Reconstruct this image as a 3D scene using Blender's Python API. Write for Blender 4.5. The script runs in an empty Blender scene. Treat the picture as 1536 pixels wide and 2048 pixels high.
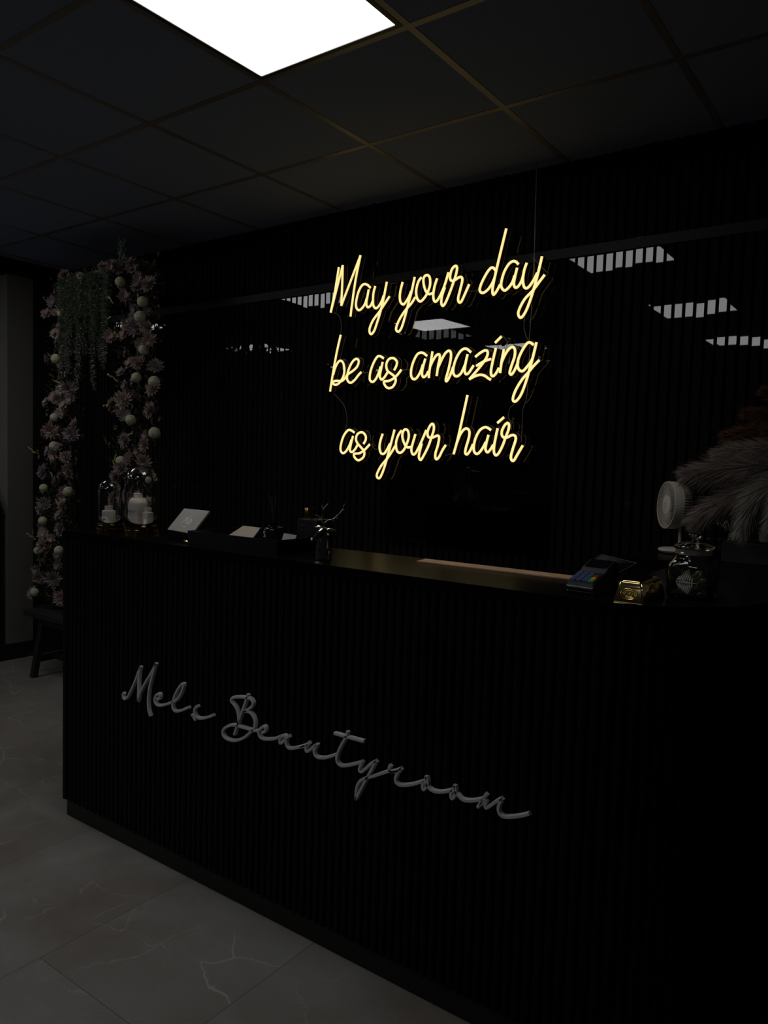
import bpy, bmesh, math, random
from mathutils import Vector, Matrix

# ------------------------------------------------------------------ camera, world, exposure
S = bpy.context.scene
C = S.collection
cam_d = bpy.data.cameras.new('camera')
cam = bpy.data.objects.new('camera', cam_d); C.objects.link(cam)
RT = Vector((0.80853909, 0.58772369, 0.02907596))
UP = Vector((-0.06090971, 0.03444339, 0.99754883))
FW = Vector((-0.5852816, 0.80832823, -0.06364691))
cam.matrix_world = Matrix(((RT.x, UP.x, -FW.x, 0), (RT.y, UP.y, -FW.y, 0), (RT.z, UP.z, -FW.z, 1.40), (0, 0, 0, 1)))
cam_d.sensor_fit = 'VERTICAL'; cam_d.sensor_height = 36.0
cam_d.lens = 1525.3 / 2048 * 36.0
cam_d.clip_start = 0.05
S.camera = cam

world = bpy.data.worlds.new('room_world'); S.world = world
world.use_nodes = True
world.node_tree.nodes['Background'].inputs[0].default_value = (0.75, 0.85, 1.0, 1)
world.node_tree.nodes['Background'].inputs[1].default_value = 0.004
S.view_settings.view_transform = 'Standard'
S.view_settings.look = 'None'
S.view_settings.gamma = 1.0
S.view_settings.use_curve_mapping = False
S.view_settings.exposure = 0.0
try:
    S.cycles.use_denoising = True
    S.cycles.denoiser = 'OPENIMAGEDENOISE'
    S.cycles.denoising_input_passes = 'RGB_ALBEDO_NORMAL'
    S.cycles.use_adaptive_sampling = False
    S.cycles.max_bounces = 10
    S.cycles.transparent_max_bounces = 16
    S.cycles.sample_clamp_indirect = 4.0
    S.cycles.blur_glossy = 0.2
except Exception:
    pass

PANEL_LIGHT = 5.6          # radiance of the ceiling panels
ZC = 2.669                 # ceiling height
YW = 3.055                 # front of the wall slats
GX, GY = -1.9246, 1.8830   # one crossing of the ceiling grid
TILE = 0.6
ZT = 1.1117                # counter top
YF = 1.629                 # counter front

# ------------------------------------------------------------------ helpers
def mat(name, col, rough=0.5, metal=0.0, spec=0.5, ior=None, emit=None, estr=0.0, trans=0.0, noise=None, coat=0.0, sheen=0.0):
    m = bpy.data.materials.new(name); m.use_nodes = True
    nt = m.node_tree; b = nt.nodes['Principled BSDF']
    b.inputs['Base Color'].default_value = (*col, 1)
    b.inputs['Roughness'].default_value = rough
    b.inputs['Metallic'].default_value = metal
    b.inputs['Specular IOR Level'].default_value = spec
    if ior: b.inputs['IOR'].default_value = ior
    if trans: b.inputs['Transmission Weight'].default_value = trans
    if coat: b.inputs['Coat Weight'].default_value = coat
    if sheen: b.inputs['Sheen Weight'].default_value = sheen
    if emit:
        b.inputs['Emission Color'].default_value = (*emit, 1)
        b.inputs['Emission Strength'].default_value = estr
    if noise:
        sc, amt = noise
        tc = nt.nodes.new('ShaderNodeTexCoord'); n = nt.nodes.new('ShaderNodeTexNoise')
        n.inputs['Scale'].default_value = sc; n.inputs['Detail'].default_value = 4
        mx = nt.nodes.new('ShaderNodeMix'); mx.data_type = 'RGBA'
        mx.inputs[6].default_value = (*[c * (1 - amt) for c in col], 1)
        mx.inputs[7].default_value = (*[min(1, c * (1 + amt)) for c in col], 1)
        nt.links.new(tc.outputs['Object'], n.inputs['Vector'])
        nt.links.new(n.outputs['Fac'], mx.inputs[0])
        nt.links.new(mx.outputs[2], b.inputs['Base Color'])
    return m

def new_obj(name, bm, m, parent=None, smooth=False, loc=None):
    me = bpy.data.meshes.new(name); bm.normal_update(); bm.to_mesh(me); bm.free()
    for x in (m if isinstance(m, (list, tuple)) else [m]): me.materials.append(x)
    if smooth:
        for p in me.polygons: p.use_smooth = True
        if smooth != 'all':
            try: me.set_sharp_from_angle(angle=math.radians(40))
            except Exception: pass
    o = bpy.data.objects.new(name, me); C.objects.link(o)
    if loc is not None: o.location = loc
    if parent is not None: o.parent = parent
    return o

def thing(name, label, cat, loc=(0, 0, 0), rotz=0.0, group=None):
    o = bpy.data.objects.new(name, None); C.objects.link(o)
    o.empty_display_size = 0.05
    o.location = loc; o.rotation_euler = (0, 0, rotz)
    o['label'] = label; o['category'] = cat
    if group: o['group'] = group
    return o

def tag(o, label, cat, group=None):
    o['label'] = label; o['category'] = cat
    if group: o['group'] = group
    return o

def struct(name, bm, m, smooth=False):
    o = new_obj(name, bm, m, None, smooth); o['kind'] = 'structure'; return o

def box(bm, x0, x1, y0, y1, z0, z1, mi=0, bev=0.0):
    vs = [bm.verts.new((x, y, z)) for x in (x0, x1) for y in (y0, y1) for z in (z0, z1)]
    fs = []
    for f in ((0, 1, 3, 2), (4, 6, 7, 5), (0, 4, 5, 1), (2, 3, 7, 6), (0, 2, 6, 4), (1, 5, 7, 3)):
        fc = bm.faces.new([vs[i] for i in f]); fc.material_index = mi; fs.append(fc)
    if bev > 0:
        es = {e for f in fs for e in f.edges}
        bmesh.ops.bevel(bm, geom=list(es), offset=bev, segments=2, affect='EDGES', profile=0.7)
    return vs

def BM(): return bmesh.new()

def boxbm(*a, **k):
    bm = BM(); box(bm, *a, **k); return bm

def prism(bm, pts, z0, z1, mi=0):
    """vertical prism over a counter-clockwise outline"""
    a = [bm.verts.new((x, y, z0)) for x, y in pts]; b = [bm.verts.new((x, y, z1)) for x, y in pts]
    n = len(pts)
    for i in range(n):
        j = (i + 1) % n
        bm.faces.new((a[i], a[j], b[j], b[i])).material_index = mi
    bm.faces.new(b).material_index = mi; bm.faces.new(a[::-1]).material_index = mi

def hexa(bm, bottom, top, mi=0):
    """solid between two quads given as 3-D points"""
    a = [bm.verts.new(p) for p in bottom]; b = [bm.verts.new(p) for p in top]
    n = len(a)
    for i in range(n):
        j = (i + 1) % n
        bm.faces.new((a[i], a[j], b[j], b[i])).material_index = mi
    bm.faces.new(b).material_index = mi; bm.faces.new(a[::-1]).material_index = mi
    return a, b

def lathe(bm, prof, seg=40, cx=0, cy=0, mi=0, squash=None):
    """profile of (r, z); closed at r=0"""
    rings = []
    for r, z in prof:
        if r < 1e-6: rings.append([bm.verts.new((cx, cy, z))])
        else:
            ring = []
            for k in range(seg):
                a = 2 * math.pi * k / seg
                s = squash(a, z) if squash else 1
                ring.append(bm.verts.new((cx + r * s * math.cos(a), cy + r * s * math.sin(a), z)))
            rings.append(ring)
    for u, v in zip(rings, rings[1:]):
        for k in range(seg):
            j = (k + 1) % seg
            if len(u) == 1 and len(v) == 1: continue
            if len(u) == 1: f = (u[0], v[j], v[k])
            elif len(v) == 1: f = (u[k], u[j], v[0])
            else: f = (u[k], u[j], v[j], v[k])
            bm.faces.new(f).material_index = mi
    bmesh.ops.recalc_face_normals(bm, faces=bm.faces[:])

def frames(pts):
    T = []
    for i in range(len(pts)):
        a = pts[max(0, i - 1)]; b = pts[min(len(pts) - 1, i + 1)]
        t = (b - a); T.append(t.normalized() if t.length > 1e-9 else Vector((0, 0, 1)))
    n = T[0].orthogonal().normalized(); out = []
    for i, t in enumerate(T):
        n = (n - t * n.dot(t))
        n = n.normalized() if n.length > 1e-6 else t.orthogonal().normalized()
        out.append((t, n, t.cross(n)))
    return out

def tube(bm, pts, rad, seg=10, mi=0, flat=1.0):
    pts = [Vector(p) for p in pts]
    if not isinstance(rad, (list, tuple)): rad = [rad] * len(pts)
    fr = frames(pts); rings = []
    for p, r, (t, n, b) in zip(pts, rad, fr):
        rings.append([bm.verts.new(p + (n * math.cos(2 * math.pi * k / seg) + b * math.sin(2 * math.pi * k / seg) * flat) * r) for k in range(seg)])
    for u, v in zip(rings, rings[1:]):
        for k in range(seg):
            bm.faces.new((u[k], u[(k + 1) % seg], v[(k + 1) % seg], v[k])).material_index = mi
    for ring, p, sg, rr in ((rings[0], pts[0] - fr[0][0] * rad[0] * 0.6, 1, 0), (rings[-1], pts[-1] + fr[-1][0] * rad[-1] * 0.6, -1, 0)):
        c = bm.verts.new(p)
        for k in range(seg):
            f = (c, ring[(k + 1) % seg], ring[k]) if sg == 1 else (c, ring[k], ring[(k + 1) % seg])
            bm.faces.new(f).material_index = mi

def catmull(pts, n=6):
    """smooth curve through the points; any dimension"""
    if len(pts) < 3:
        a, b = pts[0], pts[-1]
        return [tuple(a[k] + (b[k] - a[k]) * t / n for k in range(len(a))) for t in range(n + 1)]
    P = [pts[0]] + list(pts) + [pts[-1]]; out = []
    for i in range(1, len(P) - 2):
        p0, p1, p2, p3 = P[i - 1], P[i], P[i + 1], P[i + 2]
        for t in range(n):
            u = t / n
            out.append(tuple(0.5 * ((2 * p1[k]) + (-p0[k] + p2[k]) * u + (2 * p0[k] - 5 * p1[k] + 4 * p2[k] - p3[k]) * u * u + (-p0[k] + 3 * p1[k] - 3 * p2[k] + p3[k]) * u ** 3) for k in range(len(p1))))
    out.append(tuple(pts[-1])); return out

def sweep_xz(bm, line, prof, mats, y0):
    """sweep a cross-section (n, y) along a line drawn in the X-Z plane"""
    n = len(line); rings = []
    for i, (x, z) in enumerate(line):
        a = line[max(0, i - 1)]; b = line[min(n - 1, i + 1)]
        tx, tz = b[0] - a[0], b[1] - a[1]; L = math.hypot(tx, tz) or 1
        nx, nz = -tz / L, tx / L
        rings.append([bm.verts.new((x + nx * q, y0 + yy, z + nz * q)) for q, yy in prof])
    m = len(prof)
    for u, v in zip(rings, rings[1:]):
        for k in range(m):
            j = (k + 1) % m
            bm.faces.new((u[k], u[j], v[j], v[k])).material_index = mats[k]
    bm.faces.new(rings[0][::-1]).material_index = mats[0]
    bm.faces.new(rings[-1]).material_index = mats[0]

def text_mesh(body, size, m, parent, M, name='printed_text', extrude=0.0002, align='LEFT', bold=0.0):
    cu = bpy.data.curves.new(name, 'FONT'); cu.body = body; cu.size = size; cu.extrude = extrude; cu.align_x = align; cu.offset = bold
    cu.resolution_u = 3
    t = bpy.data.objects.new(name, cu); C.objects.link(t)
    dg = bpy.context.evaluated_depsgraph_get(); dg.update()
    me = bpy.data.meshes.new_from_object(t.evaluated_get(dg))
    bpy.data.objects.remove(t)
    me.transform(M); me.materials.clear(); me.materials.append(m)
    o = bpy.data.objects.new(name, me); C.objects.link(o); o.parent = parent
    return o

R = random.Random(7)

# ------------------------------------------------------------------ outlines of the lettering and positions of blooms, in metres (x, z)
NEON = [["May",[[[-2.4876,2.371],[-2.5091,2.2533],[-2.5337,2.1516]],[[-2.5337,2.1516],[-2.4984,2.2642],[-2.4627,2.3775]],[[-2.4627,2.3775],[-2.4628,2.2843],[-2.4656,2.1791]],[[-2.4656,2.1791],[-2.4059,2.3016],[-2.3517,2.4115]],[[-2.3517,2.4115],[-2.3782,2.2984],[-2.3984,2.1703],[-2.4045,2.1208]],[[-2.2847,2.2469],[-2.3031,2.2629],[-2.3227,2.2698],[-2.3406,2.2624],[-2.3579,2.2372],[-2.3689,2.2029],[-2.3725,2.1749],[-2.3657,2.1553],[-2.3517,2.1469],[-2.3338,2.1547],[-2.3164,2.1742],[-2.3054,2.2012]],[[-2.2954,2.2411],[-2.3026,2.2079],[-2.3076,2.178],[-2.304,2.1612],[-2.2949,2.1557],[-2.2803,2.1636],[-2.2677,2.1857]],[[-2.2562,2.253],[-2.266,2.2204],[-2.2676,2.1834],[-2.2638,2.1597],[-2.2501,2.1468],[-2.2328,2.1544],[-2.2161,2.1759],[-2.2039,2.2024]],[[-2.188,2.265],[-2.2048,2.1863],[-2.2202,2.1301],[-2.2389,2.0783],[-2.2552,2.04],[-2.2724,2.025],[-2.2832,2.0352],[-2.2824,2.0562],[-2.2629,2.092],[-2.2289,2.1262],[-2.2009,2.1583],[-2.1691,2.1953]]]],["your",[[[-2.0956,2.2539],[-2.106,2.2179],[-2.1096,2.1874],[-2.1039,2.1611],[-2.0876,2.1493],[-2.0707,2.163],[-2.0544,2.1868],[-2.0458,2.2063]],[[-2.028,2.269],[-2.0426,2.206],[-2.0607,2.1466],[-2.0746,2.0967],[-2.0917,2.0468],[-2.1068,2.026],[-2.1213,2.0284],[-2.1251,2.0443],[-2.1088,2.0791],[-2.0785,2.1176],[-2.0421,2.1499],[-2.0213,2.1758]],[[-1.9893,2.2632],[-2.0056,2.2474],[-2.0166,2.2133],[-2.0154,2.1828],[-2.0053,2.1615],[-1.9912,2.1538],[-1.9748,2.1635],[-1.9574,2.1843],[-1.9435,2.2153],[-1.9414,2.2401],[-1.9468,2.2607],[-1.9592,2.2696],[-1.9727,2.2662],[-1.9791,2.2519],[-1.9757,2.2264],[-1.9639,2.1975],[-1.9483,2.1833],[-1.9332,2.183],[-1.9243,2.1858]],[[-1.9044,2.2482],[-1.9165,2.2149],[-1.9225,2.1781],[-1.9185,2.1528],[-1.9092,2.1444],[-1.8962,2.153],[-1.8794,2.1786],[-1.8618,2.2162],[-1.8449,2.2683]],[[-1.8613,2.2038],[-1.8746,2.1682],[-1.8778,2.1363],[-1.8698,2.1219],[-1.857,2.1318],[-1.838,2.1693],[-1.8196,2.2139],[-1.8066,2.249],[-1.8006,2.2775],[-1.8039,2.2901],[-1.814,2.2914],[-1.8279,2.2785],[-1.8356,2.2525],[-1.8334,2.2351],[-1.823,2.2278],[-1.8059,2.2319],[-1.789,2.2397],[-1.7761,2.2382],[-1.7712,2.223],[-1.781,2.1828],[-1.7895,2.1472],[-1.7845,2.1296],[-1.7731,2.1309],[-1.7599,2.1539],[-1.7351,2.2032]]]],["day",[[[-1.6066,2.2472],[-1.6165,2.259],[-1.63,2.2607],[-1.6482,2.2428],[-1.6712,2.2051],[-1.681,2.1775],[-1.6763,2.1626],[-1.661,2.1586],[-1.6397,2.1706],[-1.6217,2.1923],[-1.6105,2.2147]],[[-1.5622,2.4186],[-1.5824,2.3355],[-1.6026,2.2491],[-1.616,2.1846],[-1.6175,2.1564],[-1.6116,2.1451],[-1.5987,2.1568],[-1.5812,2.1854]],[[-1.498,2.2593],[-1.5115,2.2726],[-1.5272,2.2757],[-1.5451,2.2653],[-1.5648,2.2351],[-1.5763,2.1943],[-1.5739,2.1705],[-1.5588,2.1572],[-1.5408,2.1669],[-1.5234,2.1883],[-1.5142,2.215]],[[-1.5039,2.2462],[-1.5126,2.2079],[-1.5166,2.1805],[-1.5094,2.1646],[-1.4965,2.1667],[-1.4819,2.1859],[-1.474,2.2103]],[[-1.4597,2.2613],[-1.4699,2.2328],[-1.4747,2.1965],[-1.4695,2.166],[-1.4576,2.1555],[-1.4427,2.163],[-1.4236,2.1883],[-1.4098,2.214]],[[-1.3915,2.2786],[-1.4049,2.218],[-1.422,2.1516],[-1.4374,2.1029],[-1.4558,2.0586],[-1.4752,2.0349],[-1.4886,2.0454],[-1.487,2.0684],[-1.4632,2.11],[-1.4266,2.143],[-1.3981,2.1763],[-1.3757,2.202]]]],["be",[[[-2.4642,2.0358],[-2.4868,1.9521],[-2.5074,1.8545],[-2.5249,1.7558]],[[-2.5069,1.8388],[-2.4944,1.8747],[-2.475,1.9023],[-2.4582,1.9065],[-2.4427,1.8928],[-2.4349,1.8615],[-2.4405,1.8282],[-2.4648,1.7981],[-2.4882,1.7886],[-2.5055,1.7944],[-2.5024,1.806],[-2.4787,1.8077],[-2.4515,1.8053],[-2.4285,1.8199],[-2.4125,1.8372],[-2.3799,1.8537],[-2.3544,1.8729],[-2.3454,1.8953],[-2.3523,1.9084],[-2.3687,1.9093],[-2.391,1.8901],[-2.4097,1.8551],[-2.4168,1.8194],[-2.4079,1.8011],[-2.3912,1.7953],[-2.3685,1.8072],[-2.3464,1.8292],[-2.3274,1.8449]]]],["as",[[[-2.1933,1.9032],[-2.2123,1.9142],[-2.2311,1.9141],[-2.2522,1.8878],[-2.2698,1.8485],[-2.275,1.8135],[-2.2681,1.7981],[-2.2521,1.795],[-2.2337,1.8118],[-2.2191,1.8411],[-2.2106,1.8656]],[[-2.1989,1.8874],[-2.2084,1.8481],[-2.2136,1.8185],[-2.2021,1.803],[-2.1869,1.8123],[-2.1677,1.8363]],[[-2.1298,1.8444],[-2.1169,1.8658],[-2.1161,1.8854],[-2.1349,1.9011],[-2.1593,1.9],[-2.1741,1.8836],[-2.1763,1.8614],[-2.1664,1.8412],[-2.1413,1.8252],[-2.1224,1.8096],[-2.1201,1.7874],[-2.136,1.7658],[-2.1604,1.7605],[-2.1793,1.7723],[-2.1878,1.7925],[-2.1585,1.7951],[-2.1284,1.8074],[-2.1078,1.8237],[-2.0875,1.8448]]]],["amazing",[[[-1.9452,1.9001],[-1.9632,1.9135],[-1.9823,1.918],[-2.001,1.9101],[-2.0191,1.8818],[-2.0303,1.8485],[-2.0319,1.8191],[-2.0229,1.8005],[-2.0077,1.7976],[-1.9918,1.8105],[-1.9765,1.8368],[-1.9667,1.8633]],[[-1.9542,1.8895],[-1.965,1.8542],[-1.9704,1.8208],[-1.9617,1.8047],[-1.9459,1.813],[-1.9358,1.8304]],[[-1.9167,1.9196],[-1.924,1.87],[-1.9303,1.8257],[-1.9319,1.799]],[[-1.926,1.8523],[-1.9136,1.8761],[-1.896,1.8995],[-1.8804,1.9041],[-1.8759,1.8895],[-1.8836,1.8501],[-1.8897,1.8061]],[[-1.8858,1.8392],[-1.8663,1.8779],[-1.8467,1.9076],[-1.829,1.9174],[-1.8183,1.908],[-1.8173,1.8818],[-1.8281,1.8298],[-1.8394,1.7908],[-1.8364,1.7807],[-1.8265,1.7902],[-1.8145,1.8138],[-1.8029,1.8439]],[[-1.7135,1.9027],[-1.7327,1.9179],[-1.7504,1.9212],[-1.77,1.9094],[-1.7891,1.8802],[-1.8005,1.8459],[-1.802,1.8198],[-1.7937,1.8042],[-1.7783,1.8013],[-1.7611,1.8136],[-1.747,1.8389],[-1.7378,1.86]],[[-1.7306,1.8962],[-1.7401,1.8537],[-1.7425,1.8214],[-1.7344,1.8081],[-1.721,1.8139],[-1.7068,1.8326],[-1.6975,1.845]],[[-1.691,1.8819],[-1.6694,1.8966],[-1.644,1.9075],[-1.6308,1.901],[-1.6325,1.8808],[-1.652,1.8525],[-1.6819,1.8199],[-1.7173,1.7848]],[[-1.7173,1.7848],[-1.6914,1.7963],[-1.6654,1.802],[-1.6419,1.7976],[-1.6234,1.7855],[-1.6089,1.7781]],[[-1.6841,1.8417],[-1.6624,1.8531],[-1.6369,1.863],[-1.6115,1.8684]],[[-1.5906,1.9142],[-1.6013,1.8678],[-1.6096,1.8232],[-1.6086,1.8007],[-1.5994,1.7935],[-1.5859,1.8042],[-1.5718,1.8281]],[[-1.5954,1.9369],[-1.5808,1.9493],[-1.565,1.9626]],[[-1.5513,1.9061],[-1.5603,1.8543],[-1.5657,1.8055]],[[-1.5625,1.8455],[-1.5464,1.8803],[-1.5277,1.9057],[-1.5108,1.9135],[-1.4992,1.9017],[-1.4992,1.8731],[-1.5122,1.834],[-1.5196,1.8056],[-1.5118,1.7964],[-1.5012,1.807],[-1.4898,1.8285],[-1.481,1.8501]],[[-1.413,1.9158],[-1.429,1.9266],[-1.4432,1.9243],[-1.4637,1.8973],[-1.4814,1.8589],[-1.4825,1.8281],[-1.4721,1.8122],[-1.4574,1.8093],[-1.4411,1.8239],[-1.4252,1.8427],[-1.4163,1.8574]],[[-1.4004,1.9258],[-1.4142,1.8638],[-1.4285,1.8102],[-1.4409,1.7648],[-1.4604,1.7127],[-1.4811,1.6846],[-1.4957,1.6827],[-1.4989,1.6984],[-1.4857,1.7334],[-1.4606,1.7722],[-1.4329,1.8016],[-1.4102,1.8267],[-1.3841,1.8513]]]],["as2",[[[-2.3602,1.548],[-2.3819,1.5591],[-2.4034,1.5591],[-2.429,1.5311],[-2.4446,1.4898],[-2.4461,1.4597],[-2.431,1.4449],[-2.4096,1.4564],[-2.3891,1.4865],[-2.378,1.5127]],[[-2.3691,1.5313],[-2.3819,1.4866],[-2.3858,1.4605],[-2.3736,1.4514],[-2.355,1.4646],[-2.3393,1.487]],[[-2.302,1.4929],[-2.2888,1.5132],[-2.2919,1.5351],[-2.3133,1.5498],[-2.3388,1.5424],[-2.3498,1.5202],[-2.342,1.4981],[-2.3178,1.4762],[-2.296,1.4543],[-2.2998,1.4285],[-2.3296,1.4113],[-2.3536,1.4238],[-2.359,1.4423],[-2.3261,1.4465],[-2.294,1.4636],[-2.2627,1.4914]]]],["your2",[[[-2.1864,1.5425],[-2.1995,1.5064],[-2.2028,1.4738],[-2.1929,1.4486],[-2.1749,1.4471],[-2.1578,1.4671],[-2.1411,1.496]],[[-2.1171,1.5622],[-2.1327,1.5068],[-2.1523,1.4385],[-2.1724,1.3767],[-2.1933,1.3326],[-2.209,1.3284],[-2.2142,1.3464],[-2.1907,1.3871],[-2.1519,1.4277],[-2.1266,1.4604],[-2.1099,1.4856]],[[-2.0756,1.5586],[-2.0943,1.5355],[-2.1061,1.4999],[-2.1004,1.4643],[-2.0825,1.4521],[-2.0613,1.4648],[-2.0432,1.4969],[-2.0337,1.5286],[-2.039,1.555],[-2.0543,1.5638],[-2.0668,1.5532],[-2.0702,1.5285],[-2.0582,1.4967],[-2.0404,1.4792],[-2.0191,1.4812]],[[-1.996,1.541],[-2.0092,1.5006],[-2.0165,1.469],[-2.0094,1.448],[-1.9967,1.4482],[-1.9806,1.4694],[-1.9573,1.5149],[-1.9362,1.56]],[[-1.9587,1.4976],[-1.9679,1.4661],[-1.973,1.4346],[-1.962,1.4209],[-1.9462,1.4421],[-1.923,1.484],[-1.9043,1.5325],[-1.8953,1.5634],[-1.8982,1.584],[-1.9085,1.5875],[-1.9222,1.5704],[-1.9295,1.5462],[-1.9226,1.5272],[-1.9,1.5256],[-1.8759,1.5342],[-1.8654,1.5257],[-1.8702,1.4914],[-1.8827,1.4501],[-1.8777,1.4261],[-1.8619,1.4367],[-1.845,1.4678],[-1.828,1.4918]]]],["hair",[[[-1.7237,1.7151],[-1.7452,1.6146],[-1.767,1.5155],[-1.7853,1.4505]],[[-1.7694,1.5031],[-1.7536,1.5404],[-1.7345,1.5627],[-1.7175,1.5651],[-1.707,1.5503],[-1.71,1.5208],[-1.7225,1.4787],[-1.7244,1.4564],[-1.7143,1.4516],[-1.6994,1.4691],[-1.6865,1.4963]],[[-1.5992,1.5587],[-1.6174,1.5696],[-1.6339,1.5709],[-1.6555,1.5576],[-1.6737,1.5258],[-1.682,1.4915],[-1.6795,1.4645],[-1.6651,1.4537],[-1.6488,1.4649],[-1.6331,1.4871],[-1.623,1.5066]],[[-1.6106,1.5382],[-1.62,1.5018],[-1.623,1.475],[-1.6128,1.4618],[-1.5996,1.4729],[-1.5856,1.4948]],[[-1.5671,1.5671],[-1.5748,1.5286],[-1.5812,1.4876],[-1.5801,1.4611],[-1.5701,1.4492],[-1.5558,1.4615],[-1.5385,1.4953],[-1.5266,1.5288],[-1.5147,1.5597],[-1.513,1.5811],[-1.5213,1.5895],[-1.5341,1.5789],[-1.5452,1.5574],[-1.5457,1.5383],[-1.5345,1.5264],[-1.516,1.5288],[-1.4979,1.5372],[-1.4821,1.5337],[-1.4787,1.5171],[-1.4901,1.4791],[-1.4979,1.4457],[-1.4932,1.4291],[-1.4827,1.4293],[-1.4681,1.4533],[-1.4439,1.4938]],[[-1.5694,1.5899],[-1.5538,1.6022],[-1.5383,1.6147]]]]]
MELS = [[[-2.2818,0.5643],[-2.2874,0.555],[-2.2835,0.5452],[-2.274,0.5437],[-2.2573,0.5565],[-2.2372,0.5861],[-2.2156,0.6227],[-2.1996,0.6555],[-2.1879,0.676]],[[-2.1879,0.676],[-2.1976,0.6399],[-2.1988,0.5961],[-2.2,0.5499]],[[-2.2,0.5499],[-2.1877,0.5846],[-2.1613,0.6241],[-2.1299,0.664],[-2.1043,0.7024]],[[-2.1043,0.7024],[-2.1228,0.6564],[-2.138,0.6128],[-2.1445,0.5707],[-2.1422,0.5349],[-2.1312,0.5134]],[[-2.0989,0.5824],[-2.0885,0.5824],[-2.0817,0.5905],[-2.0836,0.6002],[-2.0957,0.5966],[-2.1077,0.5851],[-2.1092,0.5713],[-2.0968,0.5604],[-2.0726,0.5633],[-2.0454,0.5736],[-2.0186,0.5859]],[[-2.0186,0.5848],[-1.9922,0.6024],[-1.9697,0.6311],[-1.9604,0.6568],[-1.9702,0.656],[-1.9895,0.6358],[-2.0089,0.6034],[-2.0151,0.5756],[-2.0081,0.5617],[-1.9915,0.5609],[-1.9653,0.571],[-1.9331,0.5877]],[[-1.8887,0.6016],[-1.9028,0.591],[-1.9057,0.5775],[-1.8975,0.5643],[-1.8785,0.5621],[-1.8505,0.5705],[-1.8322,0.5788],[-1.8155,0.5878]],[[-1.9198,0.5658],[-1.9085,0.5597],[-1.8988,0.5511]],[[-1.9166,0.5654],[-1.9054,0.5636],[-1.8958,0.5593]]]
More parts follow.
